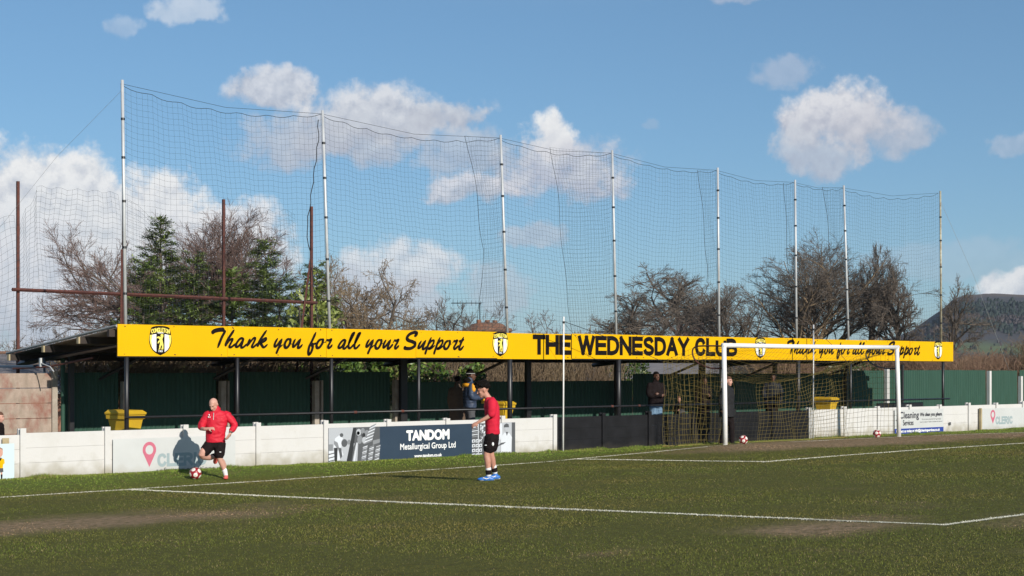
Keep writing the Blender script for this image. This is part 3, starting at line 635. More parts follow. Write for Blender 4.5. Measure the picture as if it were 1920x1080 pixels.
# pale blue board with a drawing of a young player
b = thing('advertising_board', 'pale blue board with a drawing of a young footballer on the white wall', 'board')
MB().box(-18.0, -17.04, 2.11, 2.12, -.06, .64).build('panel', SKYBOARD, b)
def kid():
    P = lambda u, v: (-17.30+u*.24, -.055+v*.66); t = 2.108
    m = MB(); mats = [SKINPALE, STUBBLE, BOARDWHITE, YELLOW, BLACKINK, GREYTROUSER]
    def q(c, pts, dt): m.cur = c; poly(m, [P(*p) for p in pts], t-dt)
    def ov(c, u, v, ru, rv, dt): m.cur = c; poly(m, [P(u+ru*math.cos(k*math.pi/8), v+rv*math.sin(k*math.pi/8)) for k in range(16)], t-dt)
    ov(0, -.05, .82, .26, .13, 0); q(1, [(-.32,.86),(-.27,.93),(-.05,.97),(.17,.93),(.22,.86),(.15,.90),(-.05,.92),(-.25,.90)], .0006); q(0, [(-.14,.72),(.04,.72),(.04,.66),(-.14,.66)], .0003)
    q(2, [(-.40,.62),(-.14,.70),(.04,.70),(.32,.64),(.34,.55),(.22,.50),(.20,.40),(-.26,.40),(-.28,.52),(-.44,.50)], .0009)
    q(3, [(.08,.66),(.30,.64),(.34,.53),(.22,.50),(.20,.40),(-.24,.40)], .0012); q(4, [(.02,.69),(.12,.67),(-.24,.44),(-.26,.50)], .0015)
    q(5, [(-.28,.40),(.22,.40),(.24,.30),(.0,.28),(-.03,.31),(-.06,.28),(-.32,.30)], .0012)
    for x in (-.24, .04): q(0, [(x,.29),(x+.13,.29),(x+.12,.22),(x,.22)], .0003); q(4, [(x-.01,.23),(x+.14,.23),(x+.11,.07),(x+.02,.07)], .0006); q(5, [(x-.04,.07),(x+.14,.07),(x+.16,.02),(x-.08,.02)], .0006)
    face_pitch(m); m.build('drawing', mats, b)
kid()
MB().box(-17.25, -17.13, 2.125, 2.145, .62, .74).build('timber_batten', TIMBER, b)
tag(MB().box(13.32, 13.42, 2.16, 2.165, .22, .31).build('notice_sticker', GREYTROUSER), 'tiny dark sticker low on the right white wall', 'sticker')

# ---------------------------------------------------------------- covered stand
stand = thing('covered_stand', 'long low covered standing stand with black posts and sheeted roof', 'stand', (0, 2.97, 0))
XL, XR = -14.62, 14.73
POSTS = [(-14.39,.045), (-11.9,.04), (-9.55,.042), (-7.15,.038), (-4.38,.062), (-.66,.066), (3.35,.05), (6.75,.062), (9.28,.04), (11.72,.036), (14.25,.042)]
for x, r in POSTS: MB().tube([(x, 0, -.2), (x, 0, 2.70)], r, 10).build('post', BLACKSTEEL, stand, smooth=True)
rail = MB()
rail.tube([(-14.45, -.055, 1.03), (14.55, -.055, 1.02)], .026, 8).build('rail', BLACKSTEEL, stand, smooth=True)
for x in (-12.3, -9.0, -7.7, -5.1, -1.0, .0): MB().tube([(x, -.055, 1.0285), (x+.08, -.055, 1.0285)], .031, 8).build('rail_clip', RUST, stand)
REAR = [(-14.05,.05), (-10.0,.05), (-5.19,.10), (-.95,.08), (2.48,.08), (6.14,.10), (9.6,.05), (13.38,.05)]
for x, r in REAR: MB().box(x-r, x+r, 3.05, 3.15, 0, 2.3).build('rear_post', BLACKSTEEL, stand)
def roof_z(t): return 2.775-.098*(t-2.97)
for x, r in POSTS[:1]+POSTS[2::2]:
    m = MB(); p = [(x+.05, y, roof_z(2.97+y)-.30+.02*y) for y in (.02, 5.0)]
    m.tube(p, (.03, .06), 4).build('rafter', BLACKSTEEL, stand)
for x in (-13.4, -10.6, -8.1, -3.0, 4.6, 8.2, 12.4): MB().tube([(x, 3.1, 1.75), (x+.5, 1.9, 2.30)], .035, 4).build('brace', BLACKSTEEL, stand)
for y in (.12, 1.35, 2.95, 4.65): MB().box(XL-.10, XR+.02, y-.045, y+.045, roof_z(2.97+y)-.165, roof_z(2.97+y)-.03).build('purlin', DARKTIMBER, stand)
for y in (1.35, 2.95, 4.65): MB().box(XL-.135, XL-.102, y-.045, y+.045, roof_z(2.97+y)-.165, roof_z(2.97+y)-.03).build('purlin_end', TIMBER, stand)
MB().box(XL+.02, XR, -.035, .0, 2.20, 2.26).build('eaves_beam', BLACKSTEEL, stand)
me = None
w = 1.0
for i in range(29):
    if me is None:
        m = MB(); n = 40; prof = [(k/n*w, .022*math.sin(k/n*w/.1*2*math.pi)) for k in range(n+1)]; vs = []; fs = []
        for (x, z) in prof:
            for y in (-.04, 5.03): vs += [(x, y, roof_z(2.97+y)-z), (x, y, roof_z(2.97+y)-z-.008)]
        for k in range(n):
            a = 4*k; c = 4*(k+1); fs += [(a, c, c+2, a+2), (a+1, a+3, c+3, c+1), (a, a+1, c+1, c), (a+2, c+2, c+3, a+3)]
        fs += [(0, 2, 3, 1), (4*n, 4*n+1, 4*n+3, 4*n+2)]
        o = m.add(vs, fs).build('roof_sheet', ROOFSHEET, stand, smooth=True); me = o.data
    else: o = put('roof_sheet', me, stand)
    o.location = (XL+.05+i*(w+.004), 0, .004*(i % 2))
MB().tube([(XL, -.05, roof_z(2.93)+.03), (XL, 5.02, roof_z(2.97+5.02)+.03)], .03, 6).build('verge_capping', ROOFEDGE, stand)
# loose bits under the left end of the roof
MB().tube([(-14.75, 4.4, 1.98), (-14.5, 3.2, 2.02), (-14.3, 1.6, 2.20)], .022, 6).build('conduit', RUST, stand)
MB().box(-14.78, -14.74, 3.0, 3.06, 2.02, 2.20).tube([(-14.76, 3.03, 2.1), (-14.75, 2.6, 2.02), (-14.74, 2.45, 1.92)], .012, 5).build('cable_drop', GALV, stand)

# ---------------------------------------------------------------- fascia sign
fas = thing('fascia_sign', 'long bright yellow fascia sign with black lettering and shield crests along the stand roof', 'sign', (0, 2.9, 0))
bw = (XR-XL)/12
for i in range(12):
    dz = (0, .004, 0, .008, -.012, .006, .0, .004, .012, -.004, .004, -.002)[i]; dy = (0, .003, 0, -.002, .004, -.004)[i % 6]
    x0 = XL+i*bw; ob = MB().box(x0+.003, x0+bw-.003, dy, dy+.02, 2.222+dz, 2.842+dz).build('sign_board', YELLOW, fas)
for i in range(12):   # screw heads
    for fx in (.06, .5, .94):
        for z in (2.262, 2.806): MB().tube([(XL+(i+fx)*bw+R.uniform(-.05, .05), -.004, z+R.uniform(-.02, .02)), (XL+(i+fx)*bw+R.uniform(-.004, .004), -.009, z)], .009, 6).build('screw', RUST, fas) if R.random() < .8 else None
for x in (XL+5*bw-.02, XL+9*bw-.35): MB().box(x, x+.02, -.006, -.004, 2.235, 2.845).build('joint_strip', BLACKINK, fas)
TF = -.0085
strokes = script_strokes(); x_first = min(p[0] for w_, q in strokes for p in q)
for shift, sxk in ((0, 1), (18.70, 1)):
    for k, (w_, q) in enumerate(strokes):
        m = MB(); ribbon(m, [(p[0]+shift, p[1]) for p in q], w_, TF-.0006*(k % 5), taper='pen'); face_pitch(m).build('lettering_stroke', BLACKINK, fas)
block_text('THE WEDNESDAY CLUB', -3.70, 3.93, 2.322, 2.806, TF, .112, BLACKINK, fas, gap=.36, space=.62)
def crest(xc, zc):
    root = MB(); W = .50; H = .575
    def P(u, v): return (xc+u*W/2, zc+v*H/2)
    half = [(0,1.0),(.35,.985),(.62,.94),(.80,.87),(.90,.55),(.97,.25),(1.0,.05),(.97,-.18),(.88,-.42),(.70,-.66),(.42,-.86),(0,-1.02)]
    shape = half+[(-u, v) for u, v in half[-2:0:-1]]
    t = TF
    m = MB(); poly(m, [P(u, v) for u, v in shape], t); c = face_pitch(m).build('crest', BLACKINK, fas)
    def flat(name, pts, mat, dt): m = MB(); poly(m, [P(u, v) for u, v in pts], t-dt); face_pitch(m).build(name, mat, c)
    for s in (1, -1):
        flat('white_field', [(s*.36,.44),(s*.93,.36),(s*.95,.02),(s*.90,-.2),(s*.80,-.42),(s*.62,-.64),(s*.36,-.80)], WHITEINK, .0008)
        flat('yellow_field', [(s*.70,.39),(s*.93,.36),(s*.95,.02),(s*.90,-.2),(s*.80,-.42),(s*.72,-.52),(s*.80,.0)], PALEYELLOW, .0014)
        for (u, v) in ((.66,.20),(.80,.22),(.74,.10)): flat('spot', [(s*u-.03,v),(s*u,v+.035),(s*u+.03,v),(s*u,v-.035)], NAVY, .002)
    bear = [(-.02,.36),(.08,.44),(.24,.42),(.26,.30),(.20,.18),(.16,.08),(.20,-.08),(.26,-.28),(.26,-.52),(.24,-.62),(.05,-.62),(.10,-.54),(.14,-.42),(.08,-.30),(.02,-.42),(-.02,-.55),(-.02,-.62),(-.20,-.62),(-.10,-.54),(-.12,-.40),(-.06,-.26),(-.04,-.14),(-.10,-.10),(-.16,-.20),(-.26,-.20),(-.20,-.04),(-.06,.02),(-.12,.12),(-.22,.16),(-.36,.14),(-.30,.24),(-.16,.28),(.0,.24),(.04,.30)]
    m = MB()
    cu = [P(u, v) for u, v in bear]
    import mathutils.geometry as mg
    for tri in mg.tessellate_polygon([[Vector((p[0], p[1], 0)) for p in cu]]): m.add([(cu[i][0], t-.0014, cu[i][1]) for i in tri], [(0, 1, 2)])
    face_pitch(m).build('bear', PALEYELLOW, c)
    block_text('CONGLETON', xc-.205, xc+.205, zc+H/2*.44, zc+H/2*.75, t-.001, .016, PALEYELLOW, c, gap=.32, arc=.035)
    flat_text('TOWN FC', xc-.065, xc+.065, zc+H/2*.47, zc+H/2*.56, t-.001, WHITEINK, c, bold=.002)
    flat_text('1901', xc-.045, xc+.045, zc-H/2*.80, zc-H/2*.68, t-.001, WHITEINK, c, bold=.002)
for xc in (-13.70, -4.745, 4.945, 13.85): crest(xc, 2.536+.03*(xc > -10))

# ---------------------------------------------------------------- tall ball-stop poles and nets
POLES = [(-14.38,-14.45,7.60), (-9.55,-9.74,7.54), (-4.40,-4.62,7.54), (-.68,-.83,7.54), (3.34,3.28,7.46), (6.75,6.68,7.41), (9.26,9.02,7.44), (14.24,14.19,7.68)]
PLAB = ['galvanised net pole at the left end of the fascia sign', 'galvanised net pole rising above the end of the word for in the script', 'galvanised net pole rising right of the middle crest',
        'galvanised net pole rising above the letters NE of the block lettering', 'galvanised net pole rising above the last letters of the block lettering', 'galvanised net pole rising from the second Thank, left of the crossbar pole',
        'galvanised net pole above the middle of the goal crossbar right half', 'yellowed galvanised net pole at the right end of the fascia sign']
for i, (xb, xt, zt) in enumerate(POLES):
    root = thing('net_pole', PLAB[i], 'pole', (xb, 3.03, 2.72), 'tall poles carrying the ball-stop net')
    MB().tube([(0, 0, 0), ((xt-xb)*.5, 0, (zt-2.72)*.5), (xt-xb, 0, zt-2.72)], [.034, .032, .029], 10).build('shaft', GALVRUST if i == 7 else GALV, root, smooth=True)
    for z in (.7, 1.6, 2.5, 3.35, 4.1): k = z/(zt-2.72); MB().tube([((xt-xb)*k, 0, z), ((xt-xb)*k, 0, z+.045)], .040, 10).build('clamp', BLACKSTEEL, root)
def net_object(name, parent, segs, r, mat):
    A = np.array([s_[0] for s_ in segs]); B = np.array([s_[1] for s_ in segs]); V, F = prisms(A, B, r, r, 3); return tri_mesh(name, V, F, mat, parent)
def grid_net(surface, nu, nv, skip=None):
    G = [[surface(i/nu, j/nv) for j in range(nv+1)] for i in range(nu+1)]; S = []
    for i in range(nu+1):
        for j in range(nv+1):
            if skip and skip(i/nu, j/nv): continue
            if i < nu and not (skip and skip((i+1)/nu, j/nv)): S.append((G[i][j], G[i+1][j]))
            if j < nv and not (skip and skip(i/nu, (j+1)/nv)): S.append((G[i][j], G[i][j+1]))
    return S
bnet = thing('ball_stop_net', 'tall fine black net hung between the galvanised poles above the stand', 'net', (0, 3.1, 0))
OVER = [0, .95, 2.0, .62, .34, .85, 0]
for i in range(7):
    a, b_ = POLES[i], POLES[i+1]; L = b_[0]-a[0]; nu = max(4, round(L/.118)); nv = 40; ph = R.uniform(0, 6)
    ntie = max(3, round(L/.68))
    def surf(u, v, a=a, b_=b_, L=L, ph=ph, ntie=ntie):
        zt = (a[2]*(1-u)+b_[2]*u)-.07-.22*4*u*(1-u)*(L/5)-.045*math.sin(math.pi*((u*ntie) % 1))*(v)
        zb = 2.80-.10*4*u*(1-u); z = zb+(zt-zb)*v; k = (z-2.72)/4.85
        x = (a[0]*(1-u)+b_[0]*u)*(1-k)+(a[1]*(1-u)+b_[1]*u)*k
        z -= .09*math.sin(u*2.2*math.pi+ph)*(1-v)*v*1.6+.05*(1-v)*math.sin(u*ntie*math.pi)**2*v+.10*math.exp(-u*L/.35)*(-1)*(v*(1-v))*2.5
        return (x+.025*math.sin(z*1.7+u*9+ph)*math.sin(math.pi*u), .10*math.sin(math.pi*u)*math.sin(z*.8+ph)+.02*math.sin(u*40), z)
    net_object('net_panel', bnet, grid_net(surf, nu, nv), .0017, NETBLACK)
    top = [surf(k/(nu*1.0), 1) for k in range(nu+1)]
    MB().tube(top, .0055, 4, caps=False).build('head_rope', NETBLACK, bnet)
    MB().tube([(a[1], 0, a[2]-.06), ((a[1]+b_[1])/2, 0, (a[2]+b_[2])/2-.06-.17*(L/5)), (b_[1], 0, b_[2]-.06)], .004, 4).build('top_cable', NETBLACK, bnet)
    if OVER[i]:   # overlapping edge of the next net, gathered beside the pole
        wd = OVER[i]; n2 = max(3, round(wd/.105))
        def lap(u, v, wd=wd, i=i):
            e = surf(1, v); q = wd*(1-u)*(.55+.45*abs(v-.45)*1.9 if i != 2 else .72+.28*v); return (e[0]-q+.03*math.sin(v*9+i)*(1-u), .05+.04*math.sin(v*14+u*5), e[2]-.02-.10*(1-u)*math.sin(v*3))
        vmin = 0 if i < 3 else .35
        sg = grid_net(lap, n2, 46, (lambda u, v, vm=vmin: v < vm) if vmin else None); net_object('net_overlap', bnet, sg, .0016, NETBLACK)
        MB().tube([lap(0, vmin+(1-vmin)*k/40) for k in range(41)], .007, 4).build('edge_rope', NETBLACK, bnet)
# ragged vertical rope left of the second pole
MB().tube([(-9.78-.30*max(0, 1-abs(k-16)/13)*(k > 3)-.02*math.sin(k*1.9), .03, 7.35-.15*k) for k in range(32)], .011, 4).build('edge_rope', NETBLACK, bnet)
# older rusty frame and net behind the stand
TR = 8.3
fr = thing('net_support_structure', 'rusty steel frame of tall posts and a long crossbeam behind the left of the stand', 'frame', (0, TR, 0))
for x, zt in ((-14.23, 6.13), (-11.67, 6.2), (-9.0, 6.12), (-6.42, 6.13)): MB().box(x-.03, x+.03, -.03, .03, -.5, zt).build('post', RUST, fr)
MB().tube([(-14.40, -.08, 3.725), (-10.3, -.09, 3.70), (-6.30, -.08, 3.665)], .040, 4).build('crossbeam', RUST, fr)
for (x0, z0, x1, z1) in ((-11.72, 4.75, -11.98, 1.0), (-6.43, 5.0, -7.25, 1.5)): MB().tube([(x0, -.02, z0), (x1, -.45, z1)], .030, 4).build('brace', RUST, fr)
onet = thing('ball_stop_net', 'sagging old grey net on the rusty frame at the far left', 'net', (0, TR, 0))
def old1(u, v):
    x = -13.80+u*2.0; z = 2.2+3.85*v; return (x+.05*math.sin(z*2.1+u*3)-(1-v)*.12*math.sin(u*6), .05*math.sin(u*7+z), z+.03*math.sin(u*30)*v-.06*math.sin(u*9)*(1-v))
net_object('net_panel', onet, grid_net(old1, 17, 33), .0023, NETOLD)
def old2(u, v): x = -14.20+u*.42; z = 2.2+(3.0+.75*u)*v; return (x, .05*math.sin(u*9+z*2), z+.05*math.sin(u*8+v*5))
net_object('net_panel', onet, grid_net(old2, 5, 30), .0022, NETOLD)
def old3(u, v): x = -17.2+u*2.95; z = 2.2+(3.1-.35*math.sin(u*3.1))*v; return (x+.06*math.sin(z*2), .05*math.sin(u*9+z*2), z+.10*math.sin(u*11+v*4)*(.3+v))
net_object('net_panel', onet, grid_net(old3, 22, 22), .0022, NETOLD)
def old4(u, v): x = -11.6+u*2.15; z = 2.2+(3.75-.55*math.sin(u*2.6))*v; return (x, .05*math.sin(u*9+z*2), z+.05*math.sin(u*12+v*6))
net_object('net_panel', onet, grid_net(old4, 18, 31), .0022, NETOLD)
def old5(u, v): x = -8.35+u*1.45+.25*(1-v); z = 2.4+3.55*v; return (x, .05*math.sin(u*9+z*2), z+.05*math.sin(u*14+v*3))
net_object('net_panel', onet, grid_net(old5, 14, 31), .0022, NETOLD)
# guy wires
tag(MB().tube([(-14.45, 3.0, 7.42), (-14.6, 5.6, 6.35), (-14.9, 10.2, 3.9), (-15.2, 14, 1.2)], .0032, 4).build('guy_wire', GALV), 'pale guy wire running down left from the top of the leftmost net pole', 'wire')
tag(MB().tube([(14.2, 3.03, 7.35), (18.6, 4.5, 5.2), (24.6, 6.6, 1.9)], .0045, 4).build('guy_wire', GALV), 'thin guy wire running down right from the top of the rightmost net pole', 'wire')

# ---------------------------------------------------------------- green metal fence and concrete wall behind the stand
TFN = 6.35
fence = thing('metal_fence', 'green corrugated metal fence behind the stand', 'fence', (0, TFN, 0))
sheet_me = {}
def sheet(x, w, h, dy=0.):
    key = round(h, 2)
    if key not in sheet_me:
        n = 26; vs = []; fs = []
        for k in range(n+1):
            y = (0, -.016, -.016, 0)[k % 4]; xx = k/n
            vs += [(xx, y, -.05), (xx, y, h), (xx, y+.003, -.05), (xx, y+.003, h)]
            if k: a = 4*(k-1); c = 4*k; fs += [(a, c, c+1, a+1), (a+2, a+3, c+3, c+2), (a+1, c+1, c+3, a+3)]
        sheet_me[key] = MB().add(vs, fs).build('corrugated_sheet', GREENSHEET, fence).data
        o = [c for c in fence.children if c.data == sheet_me[key]][-1]
    else: o = put('corrugated_sheet', sheet_me[key], fence)
    o.location = (x, dy, R.uniform(-.006, .006)); o.scale = (w, 1, 1)
def fence_run(xa, xb, h):
    n = max(1, round((xb-xa)/.82)); w = (xb-xa)/n
    for k in range(n): sheet(xa+k*w, w-.004, h, .004*(k % 2))
fence_run(-14.12, -12.82, 1.90); fence_run(-12.55, -10.38, 1.88); fence_run(-10.06, -7.80, 1.90); fence_run(-7.52, -5.40, 1.90)
fence_run(-5.10, 3.4, 1.64); fence_run(3.42, 13.45, 1.83); fence_run(13.47, 15.90, 1.92); fence_run(16.05, 22.45, 1.93); fence_run(22.65, 24.70, 1.92); fence_run(24.9, 34, 1.93)
for x, h in ((-12.72,1.70), (-10.27,1.70), (-7.70,1.69), (-5.28,1.70), (13.6,1.72), (15.97,1.99), (22.55,1.90), (24.80,1.70)):
    MB().box(x-.065, x+.065, -.16, -.035, -.05, h).build('fence_post', CONCRETE if x < 14 else WHITEWALL, fence)
for x in (-10.12, -7.52): MB().box(x-.025, x+.025, -.12, -.04, -.05, 1.70).build('fence_post', CONCRETE, fence)
MB().box(3.35, 15.5, -.20, -.17, .0, .14).build('kick_board', BLACKSTEEL, fence)
MB().box(10.9, 13.4, -3.2, -3.17, .45, .92).build('dark_hoarding', BLACKSTEEL, fence).name = 'dark_hoarding'
MB().tube([(16.6, -.3, -.05), (16.6, -.3, 2.12)], .05, 8).build('corner_post', BLACKSTEEL, fence)
cw = thing('concrete_wall', 'bare concrete panel wall stained red at the far left beside the green fence', 'wall', (-14.3, TFN, 0))
for i in range(3):
    for j in range(6): MB().box(-.02-(i+1)*1.78+.012, -.03-i*1.78-.012, .006*(j % 2), .05, j*.318-.01, (j+1)*.318-.026).build('concrete_panel', REDCONCRETE, cw)
for i in range(4): MB().box(-.06-i*1.78, .06-i*1.78, -.05, .10, -.05, 1.93).build('post', CONCRETE, cw)
tag(MB().tube([(-14.17, 6.2, 0), (-14.17, 6.2, 2.2)], .045, 8).build('corner_post', GREENSHEET), 'dark green steel post between the stained concrete wall and the fence', 'post')
gate = thing('roller_frame', 'dark blue steel rail on short uprights above the stained concrete wall', 'rail', (0, 6.6, 0))
MB().tube([(-16.6, 0, 2.02), (-14.2, 0, 2.03)], .03, 6).build('rail', NAVY, gate)
for x in (-16.5, -15.5, -14.4): MB().tube([(x, 0, 1.85), (x, 0, 2.2)], .025, 6).build('upright', NAVY, gate)
tag(MB().box(-2.42, -2.32, 6.28, 6.30, 1.06, 1.15).build('notice', BINYELLOW), 'tiny square yellow notice on the green fence beside a black post', 'notice')

# ---------------------------------------------------------------- wheelie bins
def bin_(x, y, z, rz, label):
    root = thing('wheelie_bin', label, 'bin', (x, y, z), 'yellow wheelie bins under the stand', rz); root.scale = (.72, .74, 1.0)
    vs = []; lv = [(.0,.20,.23), (.06,.22,.25), (.70,.265,.315), (.86,.30,.35), (.88,.345,.39), (.95,.35,.395), (.96,.31,.36)]
    m = MB(); n = len(lv)
    for (zz, a, b_) in lv: vs += [(-a,-b_,zz), (a,-b_,zz), (a,b_,zz), (-a,b_,zz)]
    fs = [(0,3,2,1)]+[(4*i+k, 4*i+(k+1) % 4, 4*i+4+(k+1) % 4, 4*i+4+k) for i in range(n-1) for k in range(4)]+[(4*n-4, 4*n-3, 4*n-2, 4*n-1)]
    m.add(vs, fs).build('body', BINYELLOW, root)
    l = MB(); l.add([(-.36,-.42,.965),(.36,-.42,.965),(.36,.42,.965),(-.36,.42,.965),(-.37,-.43,1.0),(.37,-.43,1.0),(.37,.43,1.0),(-.37,.43,1.0),(-.30,-.34,1.05),(.30,-.34,1.05),(.30,.36,1.06),(-.30,.36,1.06)],
        [(0,3,2,1)]+[(a+k, a+(k+1) % 4, a+4+(k+1) % 4, a+4+k) for a in (0, 4) for k in range(4)]+[(8,9,10,11)]); l.build('lid', BINYELLOW, root)
    MB().tube([(-.30, .45, .97), (.30, .45, .97)], .02, 6).build('handle', BLACKRUBBER, root)
    MB().box(-.05, .05, -.05, .05, 1.056, 1.075).build('lid_clip', BLACKRUBBER, root)
    for sx in (-1, 1): MB().tube([(sx*.24, .30, .10), (sx*.29, .30, .10)], .10, 14).build('wheel', BLACKRUBBER, root)
bin_(-14.02, 3.72, .10, .25, 'yellow wheelie bin behind the leftmost stand post')
bin_(-2.98, 4.9, .10, .2, 'yellow wheelie bin behind the curly haired player')
bin_(10.15, 4.5, .05, .15, 'yellow wheelie bin inside the goal net view, right of the white pole')

# ---------------------------------------------------------------- goal
goal = thing('goal', 'white football goal with a yellow net', 'goal', (0, 0, 0))
GZ = .11; GH = 2.55
MB().tube([(0,0,GZ-.1), (-.01,0,GZ+.8), (-.05,0,GH)], .058, 14).build('goalpost', GOALWHITE, goal, smooth=True)
MB().tube([(7.36,0,GZ-.1), (7.34,0,GZ+.9), (7.26,0,GH+.02)], .058, 14).build('goalpost', GOALWHITE, goal, smooth=True)
MB().tube([(-.10,0,GH), (2.4,0,GH-.005), (4.9,0,GH+.005), (7.32,0,GH+.02)], .057, 14).build('crossbar', GOALWHITE, goal, smooth=True)
for x in (-.04, 7.28):
    pts = spline([(x, .05, GH-.02), (x, .5, GH-.01), (x, .93, GH-.03), (x, 1.02, GH-.20), (x, .85, 2.13), (x, .45, 2.0), (x, .03, 1.99)], 6)
    MB().tube([tuple(p) for p in pts], .020, 8).build('net_bracket', RUST if x < 1 else BLACKSTEEL, goal, smooth=True)
TBK = 1.86
def back_top(u): return 2.16-.56*math.sin(math.pi*min(1, max(0, u)))**1.1
def bx(u): return -.14+u*7.75
def bk(u, v):   # back panel, v up
    zt = back_top(u); z = .02+(zt-.02)*v
    return (bx(u)+.05*math.sin(z*5+u*22)+.04*math.sin(u*60), TBK-.30*(1-v)*v*math.sin(u*3.1)+.05*math.sin(u*37+z*3)+.0*v, z+.02*math.sin(u*50)*v)
def rib(us, nv, r, mat, name): net_object(name, goal, grid_net(lambda u, v: bk(us[0]+(us[1]-us[0])*u, v), max(3, round((us[1]-us[0])*7.75/.135)), nv), r, mat)
rib((0, .33), 14, .0036, NETYELLOW, 'net_back'); rib((.33, .47), 15, .0024, NETDARK, 'net_back'); rib((.47, .66), 16, .0036, NETYELLOW, 'net_back'); rib((.66, 1.0), 18, .0036, NETYELLOW, 'net_back')
def side(xp, xb):
    def f(u, v):   # u from post to back corner
        z0 = .10*(1-u)+.01*u; ztop = GH-.06 if u < .5 else GH-.06-(u-.5)*2*(GH-.06-2.18); z = z0+(ztop-z0)*v
        b = .18*math.sin(u*math.pi)*math.sin(v*2.6); sgn = 1 if xb < 3 else -1
        return (xp+(xb-xp)*u*v**.4-sgn*.10*math.sin(u*18+v*4)*(u*(1-u))*1.5-sgn*(.10*(1-v)*u-.09*v*u), .03+(TBK-.03)*u+.03*math.sin(v*9)*u, z)
    return f
net_object('net_side', goal, grid_net(side(-.02, -.22), 14, 17), .0036, NETYELLOW)
net_object('net_side', goal, grid_net(side(7.30, 7.60), 13, 16), .0036, NETYELLOW)
def roofnet(u, v):   # u along the bar, v from bar to back
    x = (-.04+7.32*u)*(1-v)+bx(u)*v; zb = back_top(u); z = (GH-.05)*(1-v)+zb*v-.22*math.sin(math.pi*v)*math.sin(math.pi*u)**.7
    return (x+.03*math.sin(v*9+u*14), .03+(TBK-.03)*v, z+.015*math.sin(u*44+v*3))
net_object('net_roof', goal, grid_net(roofnet, 54, 12), .0027, NETYELLOW)
MB().tube([(bx(0)-.09, TBK, .03), (1.2, TBK-.04, .02), (3.5, TBK-.2, .03), (5.4, TBK-.1, .02), (bx(1), TBK, .03)], .014, 5).build('ground_rope', NETYELLOW, goal)
for i, (x, rope, lb) in enumerate(((-3.48, [(-3.46, 2.05, 3.10), (-2.2, 2.0, 2.78), (-.25, TBK, 2.17)], 'thin white net pole standing where the white wall meets the black wall'), (6.25, [(6.27, 2.05, 3.05), (6.9, 1.98, 2.72), (7.55, TBK, 2.18)], 'thin white net pole standing behind the goal at the end of the black wall'))):
    root = thing('net_support_pole', lb, 'pole', (x, 2.07, 0), 'thin white poles holding the goal net')
    MB().tube([(0, 0, -.05), (.01, 0, 1.6), (.02, 0, 3.22)], .019, 10).build('shaft', GALV if i else GOALWHITE, root, smooth=True)
    MB().tube([(.02, 0, 3.06), (.02, 0, 3.11)], .034, 8).build('collar', BLACKSTEEL, root)
    q = spline([(a-x, b_-2.07, c) for a, b_, c in rope], 6); MB().tube([tuple(p) for p in q], .007, 4).build('rope', NETBLACK, root)
    q = [(.02, -.03, 3.05), (-.2 if i else .35, -.1, 2.72), (-.6 if i else .75, -.12, 2.25)]; MB().tube(q, .004, 4).build('rope', NETBLACK, root)
# ---------------------------------------------------------------- footballs
def ball(x, y, z, label, spin):
    root = thing('football', label, 'ball', (x, y, z+.112), 'red and white footballs')
    root.rotation_euler = spin
    def sph(r, n=24, mm=14):
        vs = []; fs = []
        for i in range(mm+1):
            for k in range(n): a = math.pi*i/mm; b_ = 2*math.pi*k/n; vs.append((r*math.sin(a)*math.cos(b_), r*math.sin(a)*math.sin(b_), r*math.cos(a)))
        for i in range(mm):
            for k in range(n): fs.append((i*n+k, (i+1)*n+k, (i+1)*n+(k+1) % n, i*n+(k+1) % n))
        return MB().add(vs, fs)
    sph(.112).build('cover', BALLRED, root, smooth=True)
    g = (1+5**.5)/2
    for d in [Vector(v).normalized() for v in [(0,1,g),(0,1,-g),(0,-1,g),(0,-1,-g),(1,g,0),(1,-g,0),(-1,g,0),(-1,-g,0),(g,0,1),(g,0,-1),(-g,0,1),(-g,0,-1)]]:
        a = d.orthogonal().normalized(); b_ = d.cross(a); vs = [d*.1145]; fs = []
        for rr in range(1, 4):
            for k in range(14):
                th = .37*rr/3*(1+.06*math.cos(5*2*math.pi*k/14)); ph = 2*math.pi*k/14; rad = .1145 if rr < 3 else .1118
                vs.append((d*math.cos(th)+(a*math.cos(ph)+b_*math.sin(ph))*math.sin(th))*rad)
        fs += [(0, 1+k, 1+(k+1) % 14) for k in range(14)]+[(1+14*(r_-1)+k, 1+14*r_+k, 1+14*r_+(k+1) % 14, 1+14*(r_-1)+(k+1) % 14) for r_ in (1, 2) for k in range(14)]
        p = MB().add(vs, fs).build('panel', BALLWHITE, root, smooth=True)
        st = MB(); 
        for (o1, o2) in (((-.026,-.02), (.026,-.016)), ((-.02,.002), (.022,.006)), ((-.014,.022), (.016,.024))):
            q = [(d+a*u+b_*v).normalized()*.1152 for u, v in (o1, o2)]; st.tube(q, .0035, 4)
        st.build('red_print', BALLRED, p)
ball(-14.14, .79, float(gz(np.float64(-14.14), np.float64(.79))), 'red and white football at the feet of the bald player', (.5, .3, .2))
ball(.62, -.05, float(gz(np.float64(.62), np.float64(-.05))), 'red and white football on the goal line just inside the left goalpost', (.9, .1, 1.2))
ball(6.35, .02, float(gz(np.float64(6.35), np.float64(.02))), 'red and white football on the goal line near the right goalpost', (.2, .8, .6))

